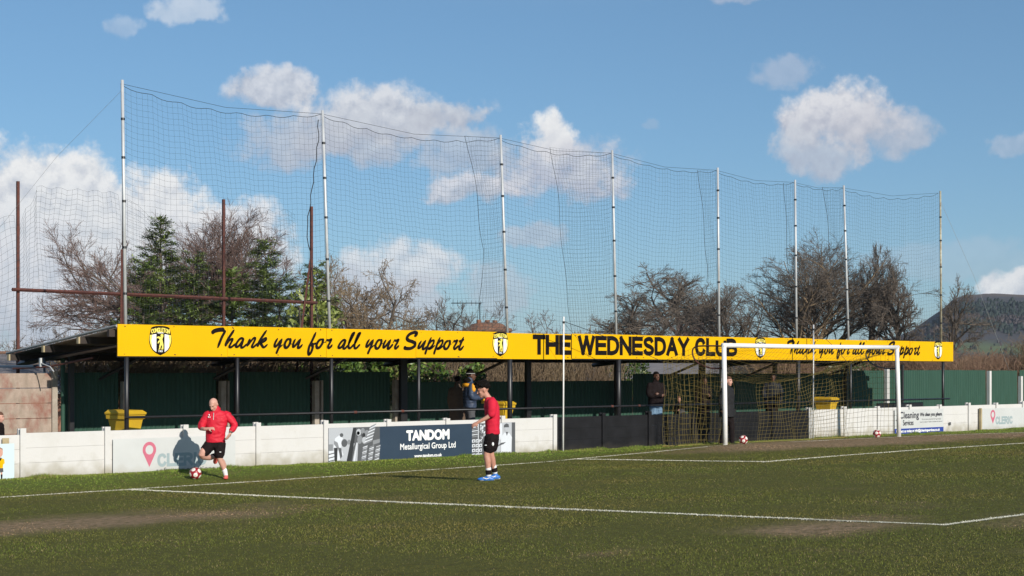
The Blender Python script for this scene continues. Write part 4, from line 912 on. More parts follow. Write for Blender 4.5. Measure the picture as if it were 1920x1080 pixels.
# ---------------------------------------------------------------- houses beyond the fence
def house(name, label, x, y, rz, w, d, eave, ridge, base=-2.2, wall_mat=None, courses=16, chimney=None):
    root = thing(name, label, 'house', (x, y, 0), None, rz)
    wm = wall_mat or BRICK
    MB().box(-w/2, w/2, -d/2, d/2, base, eave-.05).build('wall', wm, root)
    m = MB()
    for s in (-1, 1):
        for k in range(courses):
            y0 = s*(d/2+.25)*(1-k/courses); y1 = s*(d/2+.25)*(1-(k+1)/courses); z0 = eave+(ridge-eave)*k/courses; z1 = eave+(ridge-eave)*(k+1)/courses
            m.add([(-w/2-.2,y0,z0),(w/2+.2,y0,z0),(w/2+.2,y0,z0+.03),(-w/2-.2,y0,z0+.03),(w/2+.2,y1,z1+.012),(-w/2-.2,y1,z1+.012)], [(0,1,2,3),(3,2,4,5)] if s < 0 else [(3,2,1,0),(5,4,2,3)])
    for sx in (-1, 1): m.add([(sx*(w/2), -d/2, eave-.05), (sx*(w/2), d/2, eave-.05), (sx*(w/2), 0, ridge)], [(0, 1, 2)])
    rf = m.build('roof', SLATE, root)
    MB().tube([(-w/2-.2, 0, ridge+.03), (w/2+.2, 0, ridge+.03)], .09, 6).build('ridge_tiles', TERRACOTTA, rf)
    MB().tube([(-w/2-.2, -d/2-.3, eave-.02), (w/2+.2, -d/2-.3, eave-.02)], .06, 6).build('gutter', GOALWHITE, root)
    if chimney:
        cx, ch = chimney; cm = MB().box(cx-.5, cx+.5, -.35, .35, ridge-.8, ridge+ch).box(cx-.56, cx+.56, -.41, .41, ridge+ch+.002, ridge+ch+.1)
        c = cm.build('chimney', BRICK, root)
        for px in (-.28, .28): MB().tube([(cx+px, 0, ridge+ch+.1), (cx+px, 0, ridge+ch+.38)], [.12, .10], 8).build('chimney_pot', TERRACOTTA, c)
    return root
house('house', 'long house with a grey slate roof seen under the stand roof behind the goal', 27.0, 30.5, -.75+.08, 11, 7.5, 1.15, 2.75)
house('house', 'grey slate roofed house seen under the stand roof at the far left end', -2.0, 36, -.74, 12, 7, 1.1, 2.6)
# domed brick chimney cap above the fascia with an aerial
dome = thing('brick_chimney', 'round topped terracotta coloured chimney cap above the fascia sign', 'chimney', (15.95, 27.2, 0))
mb = MB(); lv = [(-2,1.0), (3.55,1.0), (3.66,1.12), (3.78,1.10), (3.84,.85), (3.98,.70), (4.04,.42), (4.06,.1)]; n = 16
vs = [(r*math.cos(2*math.pi*k/n), r*math.sin(2*math.pi*k/n), z) for z, r in lv for k in range(n)]
mb.add(vs, [(i*n+k, i*n+(k+1) % n, (i+1)*n+(k+1) % n, (i+1)*n+k) for i in range(len(lv)-1) for k in range(n)]); mb.build('stack', TERRACOTTA, dome)
for a in (-.5, 0, .45): MB().tube([(a, 0, 3.9), (a, 0, 4.16)], .11, 8).build('chimney_pot', TERRACOTTA, dome)
ae = thing('television_aerial', 'thin television aerial above the fascia near the middle crest', 'aerial', (15.85, 27.6, 0))
MB().tube([(0, 0, 2.0), (0, 0, 4.95)], .022, 5).build('mast', BLACKSTEEL, ae); MB().tube([(.1, 0, 4.93), (-.95, .85, 4.93)], .018, 4).build('boom', BLACKSTEEL, ae)
for k in range(7): p = Vector((.05, 0, 4.93)).lerp(Vector((-.9, .8, 4.93)), k/6); MB().tube([p-Vector((0, 0, .10+.01*k)), p+Vector((0, 0, .10+.01*k))], .010, 4).build('element', BLACKSTEEL, ae)

# ---------------------------------------------------------------- bare trees
def skeleton(seed, levels, n_child, angle, lenr, up, trunk_frac=.3, wob=.22, first=None, start_dirs=None):
    rg = random.Random(seed); segs = []
    def go(p, d, L, r, lv):
        ns = (5, 5, 3, 2, 1)[min(lv, 4)]; pts = [p]
        for k in range(ns):
            d = (d+Vector((rg.gauss(0, wob), rg.gauss(0, wob), rg.gauss(0, wob)+up*(lv > 0)))).normalized()
            q = pts[-1]+d*(L/ns); r1 = r*(1-.55*(k+1)/ns); segs.append((pts[-1], q, r*(1-.55*k/ns), r1, lv)); pts.append(q)
        if lv >= levels: return
        nc = n_child[lv]
        for c in range(nc):
            u = (trunk_frac if lv == 0 else .22)+(1-(trunk_frac if lv == 0 else .22))*(c+rg.random()*.8)/nc; u = min(u, .99)
            k = min(int(u*ns), ns-1); q = pts[k].lerp(pts[k+1], u*ns-k); dd = (pts[k+1]-pts[k]).normalized()
            a = rg.gauss(angle[lv], .16); az = c*2.399+rg.random()*1.2; o = dd.orthogonal().normalized(); o2 = dd.cross(o)
            nd_ = (dd*math.cos(a)+(o*math.cos(az)+o2*math.sin(az))*math.sin(a)).normalized()
            go(q, nd_, L*lenr[lv]*rg.uniform(.75, 1.2)*(1.12-.45*u), r*(1-.55*u)*(.62 if lv < 2 else .6), lv+1)
    for (p, d, L, r) in (start_dirs or [(Vector((0,0,0)), Vector((0,0,1)), 1., .045)]): go(Vector(p), Vector(d).normalized(), L, r, 0)
    return segs
def bare_tree(name, label, x, y, zb, ztop, width, seed, twig, levels=4, n_child=(7,6,6,5), angle=(.8,.75,.7,.6), lenr=(.62,.55,.5,.5), up=.06, tmin=.006, trunk_r=.16, group=None, starts=None, trunk_frac=.3, wob=.2, cat='tree', bark=None, bole=.75, pw=94, ph=99.7):
    starts = [(Vector(p)+Vector((0, 0, bole)), d, L, r) for p, d, L, r in (starts or [(Vector((0,0,0)), Vector((0,0,1)), 1., .045)])]
    sg = skeleton(seed, levels, n_child, angle, lenr, up, trunk_frac, wob, start_dirs=starts)
    sg = [(Vector((0, 0, -.05)), Vector((.01, .01, bole*.5)), .055, .05, 0), (Vector((.01, .01, bole*.5)), Vector((0, 0, bole)), .05, .046, 0)]+sg
    P0 = np.array([s_[0] for s_ in sg]); P1 = np.array([s_[1] for s_ in sg]); r0 = np.array([s_[2] for s_ in sg]); r1 = np.array([s_[3] for s_ in sg]); lv = np.array([s_[4] for s_ in sg])
    P0[:, 2] = np.abs(P0[:, 2]); P1[:, 2] = np.abs(P1[:, 2])
    h = np.percentile(P1[:, 2], ph); wx = np.percentile(np.abs(P1[:, :2]), pw); kz = (ztop-zb)/h; kx = width/2/wx
    S = np.array([kx, kx, kz]); P0 = P0*S; P1 = P1*S; rs = trunk_r/.045
    r0 = np.maximum(r0*rs, tmin*np.where(lv > 2, 1, 1.3)); r1 = np.maximum(r1*rs, tmin*.8)
    root = thing(name, label, cat, (x, y, zb), group)
    t = lv <= 1; V, F = prisms(P0[t], P1[t], r0[t], r1[t], 6); tri_mesh('trunk', V, F, bark or BARK, root)
    V, F = prisms(P0[~t], P1[~t], r0[~t], r1[~t], 3); tri_mesh('crown', V, F, twig, root)
    return root
fan = lambda n, sp, L=1., seed=1: [((random.Random(seed+k).uniform(-.12, .12), random.Random(seed+k+50).uniform(-.12, .12), 0), (math.cos(k*2.399)*sp*(.3+.7*k/n), math.sin(k*2.399)*sp*(.3+.7*k/n), 1), L*(1-.25*k/n), .035) for k in range(n)]
bare_tree('bare_tree', 'large purple brown bare domed tree behind the conifers', .75, 27.5, -2, 7.45, 8.0, 3, TWIGPURPLE, n_child=(9,8,7,5), angle=(.75,.6,.5,.45), lenr=(.62,.55,.55,.6), up=.05, tmin=.0062, trunk_r=.15, starts=fan(9, 1.5), trunk_frac=.18, bole=.9, pw=90, ph=97.5)
bare_tree('bare_tree', 'tan crooked bare fruit tree above the words all your', 2.7, 17.8, -2, 5.4, 4.3, 5, TWIGTAN, n_child=(9,8,7,5), angle=(.95,.85,.8,.75), lenr=(.62,.55,.5,.42), up=.01, tmin=.0068, trunk_r=.11, wob=.34, trunk_frac=.2, starts=fan(5, 1.0), pw=91, ph=98.5)
bare_tree('bare_tree', 'thin sparse bare tree around the aerial left of the middle crest', 11.7, 23.2, -2, 4.9, 4.6, 8, TWIGGREY, n_child=(8,7,6,4), angle=(.8,.75,.7,.6), tmin=.006, trunk_r=.1, wob=.26, trunk_frac=.25, starts=fan(3, .8))
bare_tree('bare_tree', 'low purplish bare tree right of the middle crest', 17.1, 23.7, -2, 4.45, 4.2, 13, TWIGPURPLE, n_child=(7,7,6,4), tmin=.006, trunk_r=.1, wob=.2, trunk_frac=.2, starts=fan(4, .8))
bare_tree('bare_tree', 'broad round bare tree above the letters DAY CLUB', 50.6, 46, -2, 9.3, 8.2, 21, TWIGGREY, n_child=(12,10,8,8), angle=(.85,.8,.75,.65), tmin=.009, trunk_r=.30, wob=.26, trunk_frac=.25)
bare_tree('bare_tree', 'smaller round bare tree at the left of the broad tree above the letters NES', 44.2, 45.2, -2, 7.2, 6.0, 22, TWIGGREY, n_child=(11,10,8,7), angle=(.85,.8,.75,.65), tmin=.009, trunk_r=.24, wob=.3, trunk_frac=.25)
bare_tree('bare_tree', 'low reddish bare scrub tree at the foot of the broad bare tree', 46.5, 43.5, -2, 5.6, 6.5, 23, TWIGPURPLE, n_child=(8,6,6,4), angle=(.7,.65,.6,.6), tmin=.010, trunk_r=.12, starts=fan(4, .8), trunk_frac=.15)
bare_tree('bare_tree', 'tallest many stemmed bare tree cluster above the goal crossbar', 38.2, 26.2, -2, 9.0, 7.8, 31, TWIGGREY, n_child=(10,7,6,6), angle=(.55,.6,.6,.6), tmin=.007, trunk_r=.17, starts=fan(7, .42, seed=4), trunk_frac=.15, wob=.16, up=.08, bark=TWIGTAN)
bare_tree('bare_tree', 'slim upright bare tree just right of the many stemmed cluster', 42.3, 25.2, -2, 8.75, 4.0, 33, TWIGGREY, n_child=(12,9,8,7), angle=(.75,.7,.65,.6), tmin=.007, trunk_r=.17, trunk_frac=.22)
bare_tree('bare_tree', 'low spreading bare tree left of the many stemmed cluster', 35.2, 29.2, -2, 6.6, 6.4, 35, TWIGGREY, n_child=(9,8,7,4), angle=(.9,.8,.7,.6), tmin=.007, trunk_r=.16, trunk_frac=.2, starts=fan(3, .7))
bare_tree('bare_tree', 'single dark bare tree left of the last net pole', 40.3, 21.9, -2, 7.45, 4.2, 37, TWIGGREY, n_child=(12,9,8,7), angle=(.85,.75,.7,.6), tmin=.007, trunk_r=.19, trunk_frac=.25)
bare_tree('bare_tree', 'small bare tree behind the last net pole in front of the hill', 34.9, 15.8, -2, 6.35, 3.2, 41, TWIGGREY, n_child=(10,8,7,4), angle=(.85,.75,.7,.6), tmin=.006, trunk_r=.13, trunk_frac=.25)
bare_tree('bare_tree', 'low reddish bare scrub behind the right end of the fascia', 32.0, 18.0, -2, 3.5, 7.5, 43, TWIGRED, n_child=(7,5,5,3), angle=(.55,.6,.6,.6), tmin=.0085, trunk_r=.08, starts=fan(7, .7, seed=9), trunk_frac=.1)
def far_wood():
    A = []; rg = random.Random(5)
    for i in range(17):
        sg = skeleton(100+i, 3, (8,7,5), (.8,.7,.65), (.6,.55,.5), .05, .25, .24); h = rg.uniform(7.2, 9.0); w = rg.uniform(5.5, 7.5)
        px = -60+i*19; d = rg.uniform(135, 165); r = (px-960)/2850*d; x = -28.57+FW.x*d+RT.x*r; y = -24.07+FW.y*d+RT.y*r
        zt = (2.0, 3.6, 4.4, 4.8, 4.2, 4.9, 4.6, 4.1, 4.3, 4.8, 5.6, 6.0, 5.6, 4.8, 4.4, 4.0, 4.0)[i]*d/150+.4
        P0 = np.array([s_[0] for s_ in sg]); P1 = np.array([s_[1] for s_ in sg]); k = np.array([w/2/np.percentile(np.abs(P1[:, :2]), 98), w/2/np.percentile(np.abs(P1[:, :2]), 98), (zt+2.5)/np.percentile(P1[:, 2], 99.5)])
        o = np.array([x, y, -2.5]); r0 = np.maximum(np.array([s_[2] for s_ in sg])*5, .022); A.append((P0*k+o, P1*k+o, r0, r0*.7))
    V, F = prisms(*[np.concatenate([a[j] for a in A]) for j in range(4)], 3); o = tri_mesh('far_woodland', V, F, TWIGGREY); stuff(o)
far_wood()

# ---------------------------------------------------------------- hedges, conifers, laurel
def twig_hedge(name, label, x0, y0, x1, y1, zb, zt, depth, n, mat, lean=.25, L=(.5, 1.4), r=.006, seed=1, top_var=.35):
    rg = np.random.default_rng(seed); u = rg.random(n); w = rg.normal(0, depth/2.5, n); dx, dy = x1-x0, y1-y0; Ln = math.hypot(dx, dy)
    topn = zt+(fbm(u*Ln*.8, u*0+seed, seed)-.5)*top_var*2
    b = np.stack([x0+dx*u-dy/Ln*w, y0+dy*u+dx/Ln*w, zb+(topn-zb)*rg.random(n)**.7], 1); ln = L[0]+(L[1]-L[0])*rg.random(n)
    d = np.stack([rg.normal(0, lean, n), rg.normal(0, lean, n), np.abs(rg.normal(.8, .35, n))], 1); d /= np.linalg.norm(d, axis=1, keepdims=True)
    m = b+d*(ln*.5)[:, None]; d2 = d+rg.normal(0, lean*.8, (n, 3)); d2 /= np.linalg.norm(d2, axis=1, keepdims=True); e = m+d2*(ln*.5)[:, None]
    over = e[:, 2] > topn+.35; e[over, 2] = topn[over]+.35*rg.random(over.sum())
    root = thing(name, label, 'hedge', (0, 0, 0))
    V, F = prisms(np.concatenate([b, m]), np.concatenate([m, e]), np.concatenate([np.full(n, r), np.full(n, r*.8)]), np.concatenate([np.full(n, r*.8), np.full(n, r*.45)]), 3)
    tri_mesh('twigs', V, F, mat, root); return root
twig_hedge('hedge', 'tan tangled leafless hedge above the green fence left of the laurel', -13.0, 8.6, -5.6, 8.9, .9, 2.25, .9, 3900, TWIGTAN, lean=.75, r=.010, seed=2, L=(.4, 1.2))
twig_hedge('hedge', 'tan upright reedy hedge above the low fence, behind the person in the padded jacket', -3.2, 10.2, 6.8, 10.4, .6, 2.55, .9, 5800, TWIGTAN, lean=.28, r=.008, seed=3)
twig_hedge('hedge', 'brown twiggy hedge behind the right end of the fascia', 15.0, 11.0, 27, 11.8, .9, 2.35, 1.4, 3800, TWIGRED, lean=.32, r=.009, seed=4)
twig_hedge('hedge', 'tall rust brown hedge above the green fence at the far right', 22.0, 9.6, 40, 10.5, .9, 2.15, 1.6, 6000, TWIGRED, lean=.42, r=.008, seed=5, top_var=.4)
twig_hedge('hedge', 'tan straggly bush rising at the right edge of the view', 29.5, 8.6, 36, 9.0, .6, 3.0, 1.3, 3600, TWIGTAN, lean=.55, r=.007, seed=6, top_var=.7)
twig_hedge('hedge', 'dark brown scrub behind the stand below the tall bare trees', 25, 20, 38, 24, .2, 2.5, 2.5, 3000, TWIGGREY, lean=.4, r=.011, seed=7, L=(.7, 2.0), top_var=.8)
def leaf_cloud(C, rad, n, size, rg, aspect=.45):
    """leaf-shaped quads round centres"""
    d = rg.normal(0, 1, (n, 3)); d /= np.linalg.norm(d, axis=1, keepdims=True)
    a = rg.normal(0, 1, (n, 3)); a /= np.linalg.norm(a, axis=1, keepdims=True); b = np.cross(a, d); b /= np.maximum(np.linalg.norm(b, axis=1, keepdims=True), 1e-6)
    s = size*(.6+.8*rg.random((n, 1))); P = C
    return np.stack([P-a*s, P+b*s*aspect, P+a*s, P-b*s*aspect], 1)
def conifer(label, x, y, zb, zt, w, nb, seed, slim=1.0, m=7):
    """trunk, and boughs that droop and carry flat feathery sprays, each bough of its own length"""
    rg = np.random.default_rng(seed); root = thing('conifer', label, 'tree', (x, y, zb)); H = zt-zb
    C = []; O = []; B = []; bp0 = []; bp1 = []
    for k in range(nb):
        u = .12+.87*(k+rg.random())/nb; az = k*2.399+rg.normal(0, .5); L = w/2*(1-u)**slim*rg.uniform(.55, 1.25)+.10; up = rg.uniform(-.05, .35)+.5*u
        d = np.array([math.cos(az), math.sin(az), up]); p = np.array([0, 0, u*H]); pts = [p]; ns = 6
        for j in range(ns): d = d+np.array([rg.normal(0, .10), rg.normal(0, .10), -.09+(.05 if j > 3 else 0)]); d = d/np.linalg.norm(d); pts.append(pts[-1]+d*L/ns)
        pts = np.array(pts); n = max(5, int(L*44)); f = (.12+.88*rg.random(n)**.75)*ns; i = np.minimum(f.astype(int), ns-1); c = pts[i]+(pts[i+1]-pts[i])*(f-i)[:, None]
        dirv = (pts[i+1]-pts[i]); dirv /= np.linalg.norm(dirv, axis=1, keepdims=True); sd = np.cross(dirv, [0, 0, 1.]); o = dirv+sd*rg.normal(0, .75, (n, 1))+np.array([[0, 0, 1.]])*rg.normal(-.02, .22, (n, 1)); o /= np.linalg.norm(o, axis=1, keepdims=True)
        C.append(c+rg.normal(0, .03, (n, 3))); O.append(o); B.append(np.full(n, rg.random())*.6+.4*rg.random(n)); bp0.append(pts[:-1]); bp1.append(pts[1:])
    c = np.concatenate(C); out = np.concatenate(O); base = np.concatenate(B); n = len(c)
    V, F = prisms(np.concatenate(bp0+[[(0,0,0), (0,0,H*.5)]]), np.concatenate(bp1+[[(0,0,H*.5), (.02,0,H*.99)]]), np.concatenate([np.full(6*nb, .012), [.11, .06]]), np.concatenate([np.full(6*nb, .008), [.06, .008]]), 4); tri_mesh('trunk', V, F, BARK, root)
    side_ = np.cross(out, np.array([0,0,1.])); side_ /= np.maximum(np.linalg.norm(side_, axis=1, keepdims=True), 1e-6); upv = np.cross(side_, out)
    Q = []; K = []
    for k in range(m):
        tt = (k//2)/(m/2); s = (-1)**k; L = (.08+.05*rg.random((n, 1)))*(1.15-.6*tt); st = c+out*(tt*.26)-np.array([[0,0,1.]])*(tt**2*.06)
        dv = out*.8+side_*s*.6*(1-.5*tt)+upv*rg.normal(0, .28, (n, 1)); e = st+dv*L; wv = np.cross(dv, upv); wv /= np.maximum(np.linalg.norm(wv, axis=1, keepdims=True), 1e-6)
        Q.append(np.stack([st, (st+e)/2+wv*.021, e, (st+e)/2-wv*.021], 1)); col = np.array([[.078,.130,.030]])*(1-base[:, None])+np.array([[.24,.29,.08]])*base[:, None]
        K.append(col*(.75+.5*rg.random((n, 1)))*(1+.25*tt))
    V = np.concatenate(Q).reshape(-1, 3); tri_mesh('crown', V, np.arange(len(V)).reshape(-1, 4), CONIFER, root, cols=np.repeat(np.concatenate(K), 4, axis=0)); return root
conifer('tallest feathery green conifer above the left crest', -7.72, 13.75, -1.5, 6.22, 5.0, 165, 1, .95)
conifer('second green conifer with a thin spire beside a rusty post', -5.0, 12.7, -1.5, 5.72, 4.9, 155, 2, .95)
conifer('broad green conifer filling the gap between the two spires', -6.45, 12.1, -1.5, 4.7, 4.2, 120, 3, .6)
conifer('low green conifer under the tallest spire at its left', -8.75, 12.8, -1.5, 4.95, 3.2, 95, 4, .6)
conifer('green conifer at the right end of the conifer group', -4.0, 11.6, -1.5, 4.9, 3.1, 95, 5, .6)
conifer('low rounded green conifer behind the rusty crossbeam', -5.5, 11.2, -1.5, 4.5, 3.4, 100, 6, .5)
conifer('green conifer leaning against the right side of the tallest spire', -7.1, 13.0, -1.5, 5.25, 3.4, 100, 7, .7)
def laurel(label, pts, n, size, seed, cols):
    rg = np.random.default_rng(seed); x0, y0, z0 = pts[0]; root = thing('laurel_bush', label, 'bush', (x0, y0, 0)); Q = []; K = []
    stems = MB()
    for (x, y, z, rx, rz) in pts[1]:
        m = int(n*rx*rz); d = rg.normal(0, 1, (m, 3)); d /= np.linalg.norm(d, axis=1, keepdims=True); d *= (.45+.55*rg.random((m, 1))**.4)
        d *= .75+.5*noise2(d[:, 0]*2.5+seed, d[:, 2]*2.5+d[:, 1]*2, seed)[:, None]
        C = np.array([[x-x0, y-y0, z]])+d*np.array([[rx, rx*.7, rz]]); Q.append(leaf_cloud(C, 0, m, size, rg)); K.append(rg.random((m, 1)))
        for k in range(5): stems.tube([(x-x0+R.uniform(-.2, .2), y-y0, -1.5), (x-x0+R.uniform(-.6, .6)*rx, y-y0+R.uniform(-.3, .3), z+R.uniform(-.3, .6)*rz)], [.03, .012], 5)
    k = np.concatenate(K); c = np.array([cols[0]])*(1-k)+np.array([cols[1]])*k; hi = rg.random(len(k)) < .12; c[hi] = cols[2]
    V = np.concatenate(Q).reshape(-1, 3); tri_mesh('foliage', V, np.arange(len(V)).reshape(-1, 4), LAUREL, root, cols=np.repeat(c, 4, axis=0)); stems.build('stems', BARK, root)
GL = ((.045,.085,.016), (.12,.19,.035), (.28,.32,.09))
laurel('glossy green laurel bush above the fence under the words you for all', ((-5.2, 9.2, 0), [(-6.6,9.2,1.75,.9,.8), (-5.2,9.3,1.8,1.1,.85), (-3.9,9.5,1.8,1.1,.85), (-2.6,9.6,1.7,1.0,.8), (-1.7,9.4,1.65,.8,.75)]), 1500, .075, 1, GL)
laurel('yellow green laurel shoots beside the right rusty post', ((-5.3, 10.2, 0), [(-5.45,10.1,3.2,.55,.95), (-4.7,10.3,3.1,.6,.8), (-5.1,10.2,4.0,.25,.6)]), 900, .085, 2, ((.10,.14,.025), (.26,.30,.07), (.45,.46,.16)))
laurel('small laurel clump on the fence top behind the person in the padded jacket', ((-.3, 9.2, 0), [(-.55,9.0,1.72,.35,.38), (-.1,9.1,1.9,.22,.42)]), 2200, .07, 3, GL)
laurel('round green bush above the fence right of the tall black post', ((11.2, 14.4, 0), [(11.3,14.3,1.8,1.0,1.1), (12.0,14.6,1.5,.8,1.0)]), 1500, .065, 4, ((.04,.07,.016), (.10,.14,.035), (.22,.22,.09)))
laurel('dark green bush behind the right goalpost under the fascia', ((17.2, 8.6, 0), [(16.7,8.7,1.6,1.0,.75), (18.2,8.8,1.6,.9,.75)]), 1100, .06, 5, ((.03,.045,.014), (.07,.085,.028), (.14,.13,.06)))

# ---------------------------------------------------------------- the hill beyond
HILL_AZ = np.array([30, 46, 50, 53.5, 55.5, 56.6, 57.25, 57.75, 58.1, 58.5, 59.2, 60.2, 62, 66, 75, 90, 110]); HILL_Z = np.array([-2, -2, 6, 14, 24, 32, 42, 50, 57.5, 60, 61, 60.5, 58, 54, 46, 30, 0])
def hill():
    az = np.concatenate([np.linspace(30, 50, 20), np.linspace(50.2, 64, 110), np.linspace(64.6, 110, 40)]); D = np.concatenate([np.linspace(420, 700, 8), np.linspace(720, 1300, 46), np.linspace(1330, 1900, 12)])
    A, DD = np.meshgrid(az, D, indexing='ij'); ridge = np.interp(A, HILL_AZ, HILL_Z)
    up = sm((DD-640)/640)**1.15; z = np.where(DD <= 1300, -2.2+(ridge+2.2)*up, -2.2+(ridge+2.2)*(1-.5*sm((DD-1300)/600)))
    x = -28.57+np.sin(np.radians(A))*DD; y = -24.07+np.cos(np.radians(A))*DD; z = z+((fbm(x/60, y/60, 2)-.5)*3+(fbm(x/14, y/14, 6)-.5)*1.6)*np.clip(up*3, 0, 1)*(ridge > 0)*(DD < 1320)
    rel = (z+2)/np.maximum(ridge+2, 1); f = fbm(x/45, y/45, 4)[..., None]
    moor = np.array([.095,.070,.052]); wood = np.array([.052,.050,.054]); field = np.array([.105,.135,.05]); dk = np.array([.045,.055,.04])
    t1 = sm((rel-.86+(f[..., 0]-.5)*.35)/.12)[..., None]; t2 = sm((.34-rel+(f[..., 0]-.5)*.22)/.08)[..., None]
    patch = (fbm(x/38+9, y/80, 7) > .47)[..., None]
    c = wood*(1-t1)+moor*t1; c = c*(1-t2)+np.where(patch, field, dk)*t2; c = c*(.8+.4*f)
    n = len(D); i, j = np.meshgrid(np.arange(len(az)-1), np.arange(n-1), indexing='ij'); a = (i*n+j).ravel()
    V = np.stack([x, y, z], -1).reshape(-1, 3); F = np.stack([a, a+1, a+n+1, a+n], 1)
    setting(tri_mesh('hill', V, F, HILLMAT, cols=c.reshape(-1, 3), smooth=True))
    rg = np.random.default_rng(3); N = 11500; A = 50.5+rg.random(N)*13.5; ridge = np.interp(A, HILL_AZ, HILL_Z)
    DD = 700+rg.random(N)*540; upp = sm((DD-640)/640)**1.15; z = -2.2+(ridge+2.2)*upp; k = (upp > .36+.12*rg.random(N)) & (upp < .72+.12*rg.random(N)) & (ridge > 12)
    low = (upp < .3) & (rg.random(N) < .06) & (ridge > 12); k |= low
    A, DD, z = A[k], DD[k], z[k]; x = -28.57+np.sin(np.radians(A))*DD; y = -24.07+np.cos(np.radians(A))*DD; z = z+(fbm(x/60, y/60, 2)-.5)*2.5
    m = len(A); base = np.array([(math.sin(p)*math.cos(q), math.sin(p)*math.sin(q), math.cos(p)) for p in (.15, 1.0, 2.0) for q in np.arange(5)*2*math.pi/5]); f0 = np.array([(r_*5+s_, r_*5+(s_+1) % 5, (r_+1)*5+(s_+1) % 5, (r_+1)*5+s_) for r_ in range(2) for s_ in range(5)])
    R1 = (.6+.8*rg.random((m, 1, 1))); jit = 1+.10*rg.normal(0, 2, (m, 15, 1))
    V = base[None]*R1*jit*np.array([1, 1, 1.5])+np.stack([x, y, z+.8], 1)[:, None]
    F = (np.arange(m)[:, None, None]*15+f0[None]).reshape(-1, 4); con = (fbm(x/70+3, y/70, 12) > .48)
    col = np.where(con[:, None], np.array([[.034,.046,.040]]), np.array([[.070,.060,.060]]))*(.7+.6*rg.random((m, 1)))
    stuff(tri_mesh('hillside_forest', V.reshape(-1, 3), F, WOODMAT, cols=np.repeat(col, 15, axis=0), smooth=True))
hill()

# ---------------------------------------------------------------- people: limbs and trunks are fused into one continuous surface
def rings_tube(mb, pts, radii, n=12):
    """tapered limb with rounded ends; radii are numbers or (across, along) pairs"""
    P = [Vector(p) for p in pts]; q = spline([tuple(p) for p in P], 4) if len(P) > 2 else [np.array(P[0])*(1-k/4)+np.array(P[1])*k/4 for k in range(5)]
    rr = []; m = len(q)
    for i in range(m):
        u = i/(m-1)*(len(radii)-1); k = min(int(u), len(radii)-2); f = u-k; rr.append(radii[k]*(1-f)+radii[k+1]*f)
    q = [Vector(p) for p in q]; d0 = (q[0]-q[1]).normalized(); d1 = (q[-1]-q[-2]).normalized()
    pre = [(q[0]+d0*rr[0]*math.sin(a), rr[0]*math.cos(a)) for a in (1.35, .8)]; post = [(q[-1]+d1*rr[-1]*math.sin(a), rr[-1]*math.cos(a)) for a in (.8, 1.35)]
    allp = pre+list(zip(q, rr))+post; mb.tube([p for p, _ in allp], [r for _, r in allp], n)
def ellipsoid(mb, c, r, rot=None, n=14, m=9):
    vs = []; fs = []; c = Vector(c)
    for i in range(m+1):
        for k in range(n):
            a = math.pi*(i+.02)/(m+.04); b = 2*math.pi*k/n; v = Vector((r[0]*math.sin(a)*math.cos(b), r[1]*math.sin(a)*math.sin(b), r[2]*math.cos(a)))
            vs.append(c+(rot @ v if rot else v))
    for i in range(m):
        for k in range(n): fs.append((i*n+k, (i+1)*n+k, (i+1)*n+(k+1) % n, i*n+(k+1) % n))
    fs.append(tuple(range(n))); fs.append(tuple(m*n+k for k in range(n))[::-1]); mb.add(vs, fs)
def loft(mb, levels, n=20, power=2.4):
    """trunk from stacked rounded sections: (centre, half width, half depth, yaw)"""
    vs = []; fs = []
    for (c, a, b, yaw) in levels:
        for k in range(n):
            t = 2*math.pi*k/n; x = math.copysign(abs(math.cos(t))**(2/power), math.cos(t))*a; y = math.copysign(abs(math.sin(t))**(2/power), math.sin(t))*b
            vs.append((c[0]+x*math.cos(yaw)-y*math.sin(yaw), c[1]+x*math.sin(yaw)+y*math.cos(yaw), c[2]))
    for i in range(len(levels)-1):
        for k in range(n): fs.append((i*n+k, i*n+(k+1) % n, (i+1)*n+(k+1) % n, (i+1)*n+k))
    fs.append(tuple(range(n))[::-1]); fs.append(tuple((len(levels)-1)*n+k for k in range(n))); mb.add(vs, fs)
def fuse(mb, name, mat, parent=None, voxel=.011, smooth=4, folds=0., fold_scale=9., seed=0):
    me = bpy.data.meshes.new(name); me.from_pydata(mb.v, [], mb.f); ob = bpy.data.objects.new(name, me); COL.objects.link(ob)
    md = ob.modifiers.new('fuse', 'REMESH'); md.mode = 'VOXEL'; md.voxel_size = voxel
    if smooth: s_ = ob.modifiers.new('soft', 'SMOOTH'); s_.iterations = smooth; s_.factor = .5
    bpy.context.view_layer.update(); dg = bpy.context.evaluated_depsgraph_get(); nm = bpy.data.meshes.new_from_object(ob.evaluated_get(dg)); bpy.data.objects.remove(ob); bpy.data.meshes.remove(me)
    nm.name = name; nm.materials.clear(); nm.materials.append(mat)
    if folds:
        nr = [v.normal.copy() for v in nm.vertices]
        for v, n_ in zip(nm.vertices, nr):
            p = v.co*fold_scale+Vector((seed, seed*2, 0)); w = mnoise.noise(Vector((p.x+p.z*.9, p.y, p.z*1.6-p.x*.5))); v.co += n_*folds*(1-2*abs(w))
    nm.polygons.foreach_set('use_smooth', [True]*len(nm.polygons)); nm.update(); return put(name, nm, parent)
def basis(face, down=0., tilt=0.):
    """head axes from the direction the face looks at, lowered by an angle"""
    f = Vector((face[0], face[1], 0)).normalized(); r = f.cross(Vector((0, 0, 1))); f = (f*math.cos(down)-Vector((0, 0, 1))*math.sin(down)); u = r.cross(f)
    if tilt: q = Matrix.Rotation(tilt, 3, f); r = q @ r; u = q @ u
    return f, r, u
